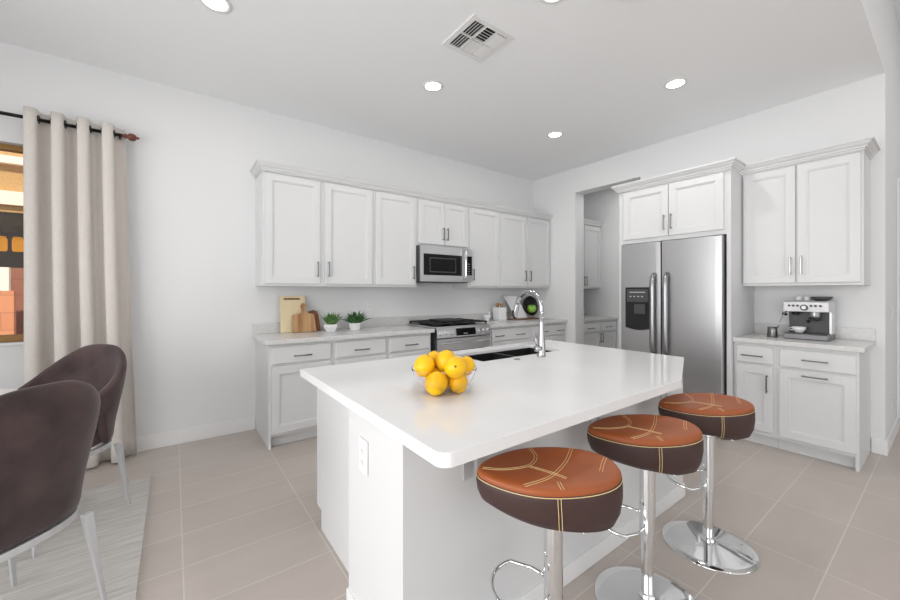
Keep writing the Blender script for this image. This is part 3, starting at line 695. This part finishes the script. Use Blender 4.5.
def plant(x, y, label, m, style):
    t = Thing('potted_plant', label, 'plant', (x, y, CT), group='small potted plants on the worktop')
    b = new()
    if style == 0: lathe(b, [(0, 0), (.045, 0), (.052, .01), (.075, .055), (.072, .078), (.064, .078), (.062, .055), (.0, .05)], (x, y, CT), 6)
    else: lathe(b, [(0, 0), (.048, 0), (.052, .004), (.064, .078), (.058, .078), (.054, .06), (0, .055)], (x, y, CT), 28)
    t.part('pot', b, M['white'], bev=.002)
    b = new(); lathe(b, [(0, .066), (.057, .066), (.057, .06), (0, .06)], (x, y, CT), 16); t.part('soil', b, M['soil'])
    b = new()
    rnd = random.Random(3+style)
    N = 200 if style == 0 else 110
    for i in range(N):
        a = rnd.random()*2*PI; el = rnd.uniform(.75, 1.5) if style == 0 else rnd.uniform(.45, 1.45)
        r = rnd.uniform(0, .035); L = rnd.uniform(.10, .165) if style == 0 else rnd.uniform(.12, .19)
        if math.sin(a) > .3: L *= .75
        leaf(b, (x+r*math.cos(a), y+r*math.sin(a), CT+.067), (math.cos(a)*math.cos(el), math.sin(a)*math.cos(el), math.sin(el)), L, .016 if style == 0 else .028, .12 if style == 0 else .18)
    t.part('foliage', b, m)
    return t
plant(-3.335, -.25, 'bushy green plant in a faceted white pot by the boards', M['leaf'], 0)
plant(-3.080, -.24, 'spiky green succulent in a round white pot, right of the bushy one', M['leafd'], 1)

# ------------------------------------------------------------------ counter objects, back wall right
t = Thing('mortar', 'small white mortar with pestle beside the utensil crock', 'mortar', (-1.13, -.15, CT))
b = new(); lathe(b, [(0, 0), (.032, 0), (.035, .008), (.028, .016), (.052, .05), (.058, .078), (.050, .078), (.042, .05), (0, .03)], (-1.13, -.15, CT), 28); t.part('bowl', b, M['white'], smooth=True)
b = new(); tube(b, [(-1.13, -.15, CT+.045), (-1.09, -.17, CT+.12)], [.012, .008], 10); t.part('pestle', b, M['white'], smooth=True)
t = Thing('utensil_crock', 'white square crock holding wooden utensils', 'crock', (-.895, -.16, CT))
b = new(); prism(b, [(-.97, -.22), (-.82, -.22), (-.82, -.09), (-.97, -.09)], CT+.012, CT+.186, [[(-.960, -.21), (-.83, -.21), (-.83, -.10), (-.960, -.10)]]); bx(b, -.97, -.82, -.22, -.09, CT, CT+.0119); t.part('pot', b, M['white'], bev=.006)
for (dx, dy, h) in ((-.055, 0, .24), (-.02, .015, .25), (.015, -.01, .245), (.05, .01, .235)):
    b = new(); p0 = Vector((-.895+dx*.6, -.16, CT+.013)); p1 = Vector((-.895+dx, -.16+dy, CT+h-.05)); p2 = Vector((-.895+dx*1.1, -.16+dy, CT+h))
    tube(b, [p0, p1, p1+(p2-p1)*.4, p2], [.006, .007, .020, .014], 8); t.part('wooden_utensil', b, M['boardm'], smooth=True)
b = new(); prism(b, [(-.72, -.30), (-.18, -.30), (-.18, -.13), (-.72, -.13)], CT, CT+.014)
solo('wooden_tray', b, M['boardd'], 'flat brown wooden tray under the white slab and black bowl', 'tray', (-.45, -.22, CT), bev=.004)
b = new(); prism(b, [(-.10, 0), (.15, .0), (-.02, .335), (-.27, .335)], 0, .014)
for v in b.verts: v.co = Vector((v.co.x, -v.co.z, v.co.y))
bmesh.ops.recalc_face_normals(b, faces=b.faces)
o = link('marble_slab', b, M['quartz'], .003); o.location = (-.50, -.18, CT+.0145); o.rotation_euler = (-.22, 0, 0); o['label'] = 'slanted white marble slab leaning behind the faucet arc'; o['category'] = 'slab'
t = Thing('black_bowl', 'black bowl tipped on its side holding a green apple', 'bowl', (-.25, -.155, CT+.0145))
b = new(); lathe(b, [(r_*1.12, z_) for r_, z_ in [(0, 0), (.05, 0), (.09, .02), (.125, .06), (.135, .10), (.128, .10), (.117, .062), (.083, .026), (0, .012)]], (0, 0, 0), 32)
bmesh.ops.transform(b, matrix=Matrix.Translation((-.25, -.075, CT+.0145+.162)) @ Matrix.Rotation(PI/2-.18, 4, 'X'), verts=b.verts)
t.part('shell', b, M['black'], smooth=True)
t = Thing('apple', 'green apple resting in the tipped black bowl', 'apple', (-.235, -.155, CT+.09))
b = new(); prof = [(0, -.036), (.012, -.040), (.03, -.034), (.045, -.012), (.047, .010), (.038, .032), (.02, .040), (.008, .034), (0, .030)]
lathe(b, [(r_*1.45, z_*1.45) for r_, z_ in prof], (-.245, -.175, CT+.145), 24); t.part('fruit', b, M['apple'], smooth=True)
b = new(); tube(b, [(-.245, -.175, CT+.185), (-.242, -.175, CT+.212)], .002, 6); t.part('stem', b, M['boardd'])

# ------------------------------------------------------------------ espresso machine (frame B)
t = Thing('espresso_machine', 'silver espresso machine on the right worktop', 'coffee machine', (3.255, -.19, CT), 'B')
a0, a1 = 3.112, 3.392
b = new(); bx(b, a0, a1, -.345, -.05, CT+.003, CT+.045); t.part('base', b, M['mid'], bev=.004)
b = new(); bx(b, a0+.01, a1-.01, -.340, -.18, CT+.0455, CT+.052); t.part('drip_tray', b, M['dkgrey'], bev=.002)
b = new(); bx(b, a0+.004, a1-.004, -.175, -.05, CT+.0455, CT+.235); t.part('back_panel', b, M['dkgrey'], bev=.003)
b = new(); prism(b, [(-.335, CT+.2355), (-.345, CT+.315), (-.32, CT+.326), (-.05, CT+.326), (-.05, CT+.2355)], a0, a1)
for v in b.verts: v.co = Vector((v.co.z, v.co.x, v.co.y))
bmesh.ops.recalc_face_normals(b, faces=b.faces)
hd = t.part('head', b, M['silver'], bev=.004)
b = new(); bx(b, a1-.018, a1, -.20, -.05, CT+.0455, CT+.235); t.part('side_panel', b, M['silver'], bev=.003)
b = new(); tube(b, [(3.245, -.336, CT+.270), (3.245, -.356, CT+.272)], [.026, .024], 24); g1 = t.part('pressure_gauge', b, M['dkgrey'], parent=hd)
b = new(); tube(b, [(3.245, -.3565, CT+.272), (3.245, -.3575, CT+.272)], [.015, .015], 24); t.part('gauge_dial', b, M['white'], parent=hd)
for x in (3.150, 3.177, 3.204, 3.288, 3.315, 3.345):
    b = new(); tube(b, [(x, -.341, CT+.286), (x, -.350, CT+.287)], [.0095, .009], 14); t.part('button', b, M['dkgrey'], parent=hd)
b = new(); lathe(b, [(0, 0), (.034, 0), (.036, .01), (.036, .045), (0, .045)], (3.295, -.255, CT+.190), 24); gh = t.part('group_head', b, M['handle'])
b = new(); lathe(b, [(0, 0), (.030, 0), (.033, .006), (.033, .028), (0, .028)], (3.295, -.255, CT+.160), 24); tube(b, [(3.295, -.285, CT+.172), (3.285, -.36, CT+.165), (3.28, -.395, CT+.160)], [.011, .013, .014], 12)
t.part('portafilter', b, M['black'], smooth=False)
b = new(); lathe(b, [(0, 0), (.02, 0), (.028, .03), (0, .03)], (3.175, -.255, CT+.205), 20); t.part('grinder_outlet', b, M['black'])
b = new(); tube(b, [(3.118, -.27, CT+.235), (3.100, -.29, CT+.20), (3.075, -.31, CT+.12), (3.068, -.315, CT+.085)], .005, 8); t.part('steam_wand', b, M['handle'], smooth=True)
b = new(); tube(b, [(3.109, -.20, CT+.20), (3.075, -.20, CT+.205)], [.008, .015], 12); t.part('steam_knob', b, M['black'])
t = Thing('coffee_cup', 'white coffee cup on the drip tray of the espresso machine', 'cup', (3.20, -.27, CT+.0525), 'B')
b = new(); lathe(b, [(0, 0), (.024, 0), (.026, .005), (.042, .025), (.047, .05), (.043, .05), (.037, .027), (0, .010)], (3.20, -.27, CT+.0525), 28); t.part('cup', b, M['white'], smooth=True)
b = new(); tube(b, [(3.16, -.27, CT+.094), (3.138, -.27, CT+.090), (3.136, -.27, CT+.075), (3.162, -.27, CT+.070)], .004, 8); t.part('handle', b, M['white'], smooth=True)
t = Thing('milk_pitcher', 'dark steel milk pitcher left of the espresso machine', 'pitcher', (3.030, -.31, CT), 'B')
b = new(); lathe(b, [(0, 0), (.036, 0), (.038, .006), (.034, .06), (.033, .09), (.030, .09), (.031, .06), (.033, .01), (0, .006)], (3.030, -.31, CT), 24); t.part('jug', b, M['nickel'], smooth=True)
b = new(); tube(b, [(3.008, -.28, CT+.085), (2.992, -.262, CT+.08), (2.992, -.262, CT+.03), (3.006, -.28, CT+.02)], .005, 8); t.part('handle', b, M['nickel'], smooth=True)
TOPZ = CT+.3265
b = new(); lathe(b, [(0, 0), (.035, 0), (.058, .012), (.072, .036), (.067, .036), (.052, .015), (0, .008)], (.0, .0, 0), 28)
o = solo('dark_bowl', b, M['dkgrey'], 'dark bowl on top of the espresso machine', 'bowl', (0, 0, 0), smooth=True); o.location = (-.17, -3.325, TOPZ)
for i, (yy, lab) in enumerate(((-3.18, 'small white cup on top of the espresso machine, left one'), (-3.235, 'small white cup on the espresso machine beside the dark bowl'))):
    b = new(); lathe(b, [(0, 0), (.018, 0), (.022, .006), (.024, .04), (.021, .04), (.019, .008), (0, .006)], (0, 0, 0), 24)
    o = solo('espresso_cup', b, M['white'], lab, 'cup', (0, 0, 0), smooth=True); o.location = (-.17, yy, TOPZ)

# ------------------------------------------------------------------ fruit bowl
RV = Vector((math.sin(TH), -math.cos(TH), 0)); DV = Vector((math.cos(TH), math.sin(TH), 0))
BC = Vector((-3.664, -2.678, IZ+.0005))
prof_o = [(.0, 0), (.045, 0), (.080, .012), (.115, .042), (.128, .064), (.136, .082), (.141, .098), (.1428, .106), (.1424, .1082), (.1418, .1086)]
prof_i = [(.1412, .1086), (.1406, .1082), (.1403, .106), (.1386, .0985), (.1335, .0825), (.1255, .065), (.1125, .0435), (.079, .0145), (.044, .0025), (0, .0025)]
b = new(); lathe(b, prof_o+prof_i, tuple(BC), 48)
o = solo('glass_bowl', b, M['glassb'], 'clear glass bowl full of yellow oranges on the island', 'bowl', tuple(BC), smooth=True)
F = [(-.031, -.060, .052, .047, 'orange at the bottom left seen through the glass bowl'),
     (.062, -.030, .047, .041, 'orange at the bottom right seen through the glass bowl'),
     (-.045, .045, .051, .042, 'orange hidden low at the back left of the glass bowl'),
     (.040, .045, .050, .041, 'orange hidden low at the back right of the glass bowl'),
     (-.086, -.008, .116, .045, 'leftmost yellow orange rising above the bowl rim'),
     (.008, .026, .130, .046, 'topmost yellow orange in the middle of the bowl'),
     (.048, -.055, .118, .047, 'yellow orange with brown navel facing the room'),
     (.096, .018, .110, .040, 'rightmost yellow orange partly behind the navel one'),
     (-.048, .088, .122, .040, 'yellow orange peeking out behind at the back of the bowl')]
for i, (u, v, z, r_, lab) in enumerate(F):
    c0 = BC+RV*u+DV*v+Vector((0, 0, z))
    t = Thing('orange', lab, 'fruit', tuple(c0), group='oranges in the glass bowl')
    b = new(); bmesh.ops.create_uvsphere(b, u_segments=32, v_segments=20, radius=r_)
    ax = Vector((.25, -.2, 1)).normalized() if i != 6 else (-DV*.9+Vector((0, 0, .25))).normalized()
    for w_ in b.verts:
        k = w_.co.z/r_; w_.co.z *= 1.06+.03*(k**4)
    q = ax.to_track_quat('Z', 'Y').to_matrix().to_4x4()
    bmesh.ops.transform(b, matrix=Matrix.Translation(c0) @ q, verts=b.verts); t.part('peel', b, M['orange'], smooth=True)
    b = new(); lathe(b, [(0, .003), (.004, .002), (.005, 0), (0, 0)], (0, 0, r_*1.085), 10)
    bmesh.ops.transform(b, matrix=Matrix.Translation(c0) @ q, verts=b.verts); t.part('navel', b, M['navel'])

# ------------------------------------------------------------------ bar stools
def seat_pt(u, v, top=0.0):
    """u along image right, v away; returns local point on the top surface of the saddle seat"""
    rim = .022*u*u*2.0 + .012*v
    return rim
A_, B_ = .230, .128
def rimxy(a):
    cu, sv = math.cos(a), math.sin(a)
    e = 2/2.25
    x = math.copysign(abs(cu)**e, cu); y = math.copysign(abs(sv)**e, sv)
    if x < 0: y *= (1-.38*(-x)**2.0)
    return x*A_, y*B_
def rimz(x, y): 
    return .005*(x/A_) + .014*(y/B_)
def topz(x, y):
    d = (x/A_)**2+(y/B_)**2
    return rimz(x, y)*min(1, d) - .004*(1-min(1, d))
def make_stool():
    t = Thing('bar_stool', '', 'stool', (0, 0, 0), group='leather saddle bar stools along the island')
    HZ = .741; n = 48
    # cushion top
    b = new(); rings = []
    for f, dz in ((1.0, -.012), (1.006, -.004), (.985, .003), (.94, .006), (.8, .006), (.6, .006), (.35, .006), (.15, .006)):
        ring = []
        for k in range(n):
            x, y = rimxy(2*PI*k/n); x *= f; y *= f; ring.append(b.verts.new((x, y, HZ+topz(x, y)+dz)))
        rings.append(ring)
    for A, B in zip(rings, rings[1:]):
        for k in range(n): b.faces.new((A[k], A[(k+1)%n], B[(k+1)%n], B[k]))
    c = b.verts.new((0, 0, HZ+topz(0, 0)+.006)); 
    for k in range(n): b.faces.new((rings[-1][k], rings[-1][(k+1)%n], c))
    bmesh.ops.recalc_face_normals(b, faces=b.faces)
    cu = t.part('seat_cushion', b, M['tan'], smooth=True, label='tan leather seat top')
    # shell
    b = new(); rings = []
    for f, dz, kx in ((.99, -.010, 0), (1.012, -.016, 0), (1.022, -.034, .0), (1.015, -.070, .015), (.975, -.108, .03), (.88, -.137, .06), (.60, -.156, .12), (.30, -.162, .14)):
        ring = []
        for k in range(n):
            x, y = rimxy(2*PI*k/n); zz = rimz(x, y); w_ = min(1, -dz/.164)
            x2 = x*f+kx*.16; y2 = y*f
            dd_ = dz*(1+.22*max(-1, min(1, x/A_))*w_-.05)
            ring.append(b.verts.new((x2, y2, HZ+zz*(1-w_*.8)+dd_)))
        rings.append(ring)
    for A, B in zip(rings, rings[1:]):
        for k in range(n): b.faces.new((A[k], B[k], B[(k+1)%n], A[(k+1)%n]))
    b.faces.new(rings[-1]); bmesh.ops.recalc_face_normals(b, faces=b.faces)
    shell_rings = [[v.co.copy() for v in r] for r in rings]
    sh = t.part('seat_shell', b, M['brownl'], smooth=True, label='dark brown leather seat shell')
    # rim stitching
    b = new(); tube(b, [p*1.0+Vector((p.x, p.y, 0)).normalized()*.0006+Vector((0, 0, -.001)) for p in shell_rings[1]], .0012, 6, closed=True)
    t.part('rim_stitching', b, M['thread'], parent=sh)
    # stitched seams on the top
    def seam(pts, off):
        P = [Vector((p[0]*A_, p[1]*B_, 0)) for p in pts]; Q = []
        m = 14*(len(P)-1)
        for i in range(m+1):  # catmull-rom
            s_ = i/m*(len(P)-1); k = min(int(s_), len(P)-2); f = s_-k
            p0, p1, p2, p3 = P[max(k-1, 0)], P[k], P[k+1], P[min(k+2, len(P)-1)]
            Q.append(.5*((2*p1)+(-p0+p2)*f+(2*p0-5*p1+4*p2-p3)*f*f+(-p0+3*p1-3*p2+p3)*f**3))
        R = []
        for i, q in enumerate(Q):
            tg = (Q[min(i+1, m)]-Q[max(i-1, 0)]).normalized(); s2 = Vector((-tg.y, tg.x, 0)); w = q+s2*off
            R.append(Vector((w.x, w.y, HZ+topz(w.x, w.y)+.0068)))
        return R
    b = new()
    seams = [[(-.15, .93), (-.10, .55), (-.27, .08), (-.62, -.10), (-.93, -.02)], [(.50, .88), (.27, .2), (-.05, -.5), (-.42, -.80)], [(-.25, .05), (-.02, -.25), (.17, -.55)], [(.04, -.70), (.05, -.96)], [(.70, -.25), (.80, .08), (.90, .35)]]
    for s_ in seams:
        for off in (-.0044, .0044): tube(b, seam(s_, off), .0008, 5)
    t.part('top_stitching', b, M['thread'], parent=cu)
    # vertical seam down the shell front
    b = new()
    k = min(range(n), key=lambda i: abs(rimxy(2*PI*i/n)[0]-.05*A_)+(10 if rimxy(2*PI*i/n)[1] > 0 else 0))
    for off in (-.0048, .0048): tube(b, [r[k]+Vector((off, -.0012, -.0004*i)) for i, r in enumerate(shell_rings[1:7])], .0010, 5)
    t.part('seam', b, M['thread'], parent=sh)
    # column
    b = new(); lathe(b, [(0, .60), (.09, .60), (.09, .596), (.034, .585), (.034, .575), (.0305, .57), (.0305, .30), (.027, .297), (0, .297)], (0, 0, 0), 28); t.part('upper_column', b, M['chrome'], bev=.001)
    b = new(); lathe(b, [(0, .2965), (.0235, .2965), (.0235, .05), (.030, .045), (.034, .037), (.034, .030), (0, .030)], (0, 0, 0), 28); t.part('lower_column', b, M['chrome'], bev=.001)
    b = new(); lathe(b, [(0, .0295), (.036, .0295), (.05, .0285), (.10, .021), (.17, .012), (.206, .007), (.210, .004), (.208, .0008), (0, .0008)], (0, 0, 0), 64); t.part('base', b, M['chrome'], smooth=True)
    # footrest loop
    b = new(); pts = [(-.028, .022, .375), (-.06, .055, .375)]
    for i in range(13):
        a = PI/2+PI*i/12; pts.append((-.125+.075*math.cos(a), .012+.075*math.sin(a)*1.05, .372-.004*i))
    pts += [(-.06, -.05, .325), (-.028, -.02, .325)]
    tube(b, pts, .0065, 10); t.part('footrest', b, M['chrome'], smooth=True)
    b = new(); tube(b, [(.02, -.02, .585), (.06, -.06, .580), (.075, -.075, .572)], .004, 8); t.part('height_lever', b, M['chrome'], smooth=True)
    return t
st = make_stool()
for c_ in st.o.children:
    if c_.name.split('.')[0] in ('seat_cushion', 'seat_shell'): c_.location.x -= .018
SH = -.016
stools = [(-3.615, -3.225, 'nearest leather bar stool, in front of the fruit bowl end'), (-2.999, -3.230, 'middle leather bar stool with its base cut by the frame'), (-2.377, -3.240, 'farthest leather bar stool, whole chrome base showing')]
for i, (x, y, lab) in enumerate(stools):
    o = st.o if i == 0 else copy_tree(st.o)
    o.location = (x, y, 0); o.rotation_euler = (0, 0, TH-PI/2); o['label'] = lab

# ------------------------------------------------------------------ dining chairs, table, rug
b = new(); bx(b, -7.2, -4.745, -3.4, -.60, .0005, .012)
solo('area_rug', b, M['rug'], 'streaked grey area rug under the dining chairs', 'rug', (-6.0, -2.0, 0), bev=.003)
RZ = .0125
def make_chair():
    t = Thing('dining_chair', '', 'chair', (0, 0, 0), group='brown velvet tub chairs')
    def sm(a, b_, x):
        x = max(0, min(1, (x-a)/(b_-a))); return x*x*(3-2*x)
    N = 56; b = new(); rings = []
    AM = 138
    for i in range(N+1):
        ph = -AM+2*AM*i/N; ap = abs(ph); r_ = math.radians(ph)
        zt = .985-.31*sm(4, 124, ap)-.12*sm(116, 140, ap)
        zb = .435+.195*sm(66, 80, ap)-.165*sm(100, 132, ap)
        if zb > zt-.07: zb = zt-.07
        rows = []
        K = 7; th_ = .022
        for k in range(K+1):                       # outer bottom to top
            u = k/K; z = zb+(zt-zb)*u; fl = sm(.42, .90, z)
            R = .232+.062*fl+th_
            rows.append((R, z-(.006 if k == 0 else 0)*0-(.010 if k == K else 0)))
        rows.append((rows[-1][0]-th_, zt+.006))
        for k in range(K, -1, -1):
            u = k/K; z = zb+(zt-zb)*u; fl = sm(.42, .90, z)
            R = .232+.062*fl-th_
            rows.append((R, z-(.010 if k == K else 0)))
        rows.append((rows[-1][0]+th_, zb-.006))
        def sq(R, a):   # squircle-ish plan
            cx_, sy_ = math.sin(a), -math.cos(a); e = 2/2.5
            return Vector((math.copysign(abs(cx_)**e, cx_)*R, math.copysign(abs(sy_)**e, sy_)*R*.95, 0))
        rings.append([b.verts.new(sq(R, r_)+Vector((0, 0, z))) for R, z in rows])
    m = len(rings[0])
    for A, B in zip(rings, rings[1:]):
        for k in range(m): b.faces.new((A[k], A[(k+1)%m], B[(k+1)%m], B[k]))
    b.faces.new(rings[0][::-1]); b.faces.new(rings[-1]); bmesh.ops.recalc_face_normals(b, faces=b.faces)
    t.part('backrest', b, M['velvet'], smooth=True, sub=1)
    b = new(); n = 36
    def ring(f, z): return [b.verts.new((math.copysign(abs(math.cos(2*PI*k/n))**.75, math.cos(2*PI*k/n))*.215*f, math.copysign(abs(math.sin(2*PI*k/n))**.75, math.sin(2*PI*k/n))*.215*f+.01, z)) for k in range(n)]
    RR = [ring(.3, .427), ring(.95, .427), ring(1, .44), ring(1.01, .47), ring(.97, .492), ring(.85, .502), ring(.4, .507)]
    for A, B in zip(RR, RR[1:]):
        for k in range(n): b.faces.new((A[k], A[(k+1)%n], B[(k+1)%n], B[k]))
    b.faces.new(RR[0][::-1]); b.faces.new(RR[-1]); t.part('seat', b, M['velvet'], smooth=True)
    b = new(); pts = []
    for k in range(40):
        a = 2*PI*k/40; e = .8; pts.append((math.copysign(abs(math.cos(a))**e, math.cos(a))*.248, math.copysign(abs(math.sin(a))**e, math.sin(a))*.238))
    prism(b, pts, .398, .4255, [[(p[0]*.88, p[1]*.88) for p in pts]]); t.part('seat_frame', b, M['alu'], bev=.002)
    for sx, sy in ((-1, -1), (1, -1), (1, 1), (-1, 1)):
        b = new(); bar(b, (sx*.245, sy*.235, RZ), (sx*.205, sy*.20, .3975), .013, .036, .013, .024); t.part('leg', b, M['alu'], bev=.002)
    return t
ch = make_chair()
ch.o.location = (-5.193, -1.865, 0); ch.o.rotation_euler = (0, 0, math.radians(45)); ch.o['label'] = 'nearer brown velvet tub chair showing its outer back'
c2 = copy_tree(ch.o); c2.location = (-5.175, -.975, 0); c2.rotation_euler = (0, 0, math.radians(135)); c2['label'] = 'farther brown velvet tub chair beside the curtain, showing its inside'
t = Thing('dining_table', 'white round dining table barely showing between the chairs', 'table', (-5.78, -1.30, RZ))
b = new(); lathe(b, [(0, .757), (.57, .757), (.60, .765), (.60, .777), (.594, .781), (0, .781)], (-5.78, -1.30, 0), 64); t.part('tabletop', b, M['wtable'])
b = new(); lathe(b, [(0, .02), (.24, .02), (.25, .025), (.06, .06), (.045, .10), (.045, .70), (.14, .7565), (0, .7565)], (-5.78, -1.30, 0), 40)
for v in b.verts: v.co.z = max(v.co.z, RZ)
t.part('pedestal', b, M['wtable'], smooth=False)

# ------------------------------------------------------------------ curtain and rod
t = Thing('curtain', 'cream linen grommet curtain hanging beside the window', 'curtain', (-5.17, -.10, .01))
b = new(); NU, NV = 240, 24; grid = []
def cur(u, v):   # u across, v 0 bottom..1 top
    ph = u*4*2*PI*.985+.35; sn = math.sin(ph); sq_ = math.copysign(abs(sn)**.62, sn)
    A = .052+.010*(1-v)
    xl = -5.455; xr = -4.925+.085*(1-v)**1.3
    x = xl+(xr-xl)*u-.016*math.sin(2*ph)*.6+.012*(1-v)*math.sin(5*u+2*v)
    y = -.112-A*sq_*(1+.12*(1-v)*math.sin(7*u))-.010*(1-v)
    z = .012+(2.612-.012)*v
    if v < .02: y -= .02
    return Vector((x, y, z))
for j in range(NV+1):
    v = (j/NV); grid.append([b.verts.new(cur(i/NU, v)) for i in range(NU+1)])
for j in range(NV):
    for i in range(NU): b.faces.new((grid[j][i], grid[j][i+1], grid[j+1][i+1], grid[j+1][i]))
pc = t.part('fabric', b, M['curtain'], smooth=True); sm_ = pc.modifiers.new('solid', 'SOLIDIFY'); sm_.thickness = .003; sm_.offset = 0
for k in range(8):
    # zero crossings of sin(ph)
    u = ((k+1)*PI-.35)/(8*PI*.985)
    if u > .99: continue
    p = cur(u, (2.55-.012)/2.6); q = cur(u+.004, (2.55-.012)/2.6); d = (q-p).normalized()
    b = new(); s_ = Vector((-d.y, d.x, 0)); pts = []
    for m_ in range(24):
        a = 2*PI*m_/24; pts.append(p+d*.026*math.cos(a)+Vector((0, 0, 1))*.026*math.sin(a))
    tube(b, pts, .006, 8, closed=True); t.part('grommet', b, M['rod'], smooth=True)
t = Thing('curtain_rod', 'dark curtain rod with copper finial above the window', 'curtain rod', (-6.0, -.105, 2.55))
b = new(); tube(b, [(-7.40, -.105, 2.55), (-4.905, -.105, 2.55)], .0125, 16); t.part('rod', b, M['rod'], smooth=True)
b = new()
prof = [(0, .0), (.012, 0), (.016, .006), (.012, .012), (.016, .02), (.022, .024), (.012, .032), (.026, .046), (.030, .062), (.022, .082), (.008, .092), (.011, .098), (.004, .108), (0, .110)]
lathe(b, prof, (0, 0, 0), 24); bmesh.ops.transform(b, matrix=Matrix.Translation((-4.945, -.105, 2.55)) @ Matrix.Rotation(PI/2, 4, 'Y'), verts=b.verts)
t.part('finial', b, M['finial'], smooth=True, label='turned copper finial')
b = new(); bx(b, -4.965, -4.950, -.105, -.001, 2.53, 2.545); bx(b, -4.975, -4.94, -.008, -.001, 2.50, 2.58); t.part('bracket', b, M['rod'], bev=.002)
b = new(); bx(b, -7.305, -7.29, -.105, -.001, 2.53, 2.545); bx(b, -7.315, -7.28, -.008, -.001, 2.50, 2.58); t.part('bracket', b, M['rod'], bev=.002)
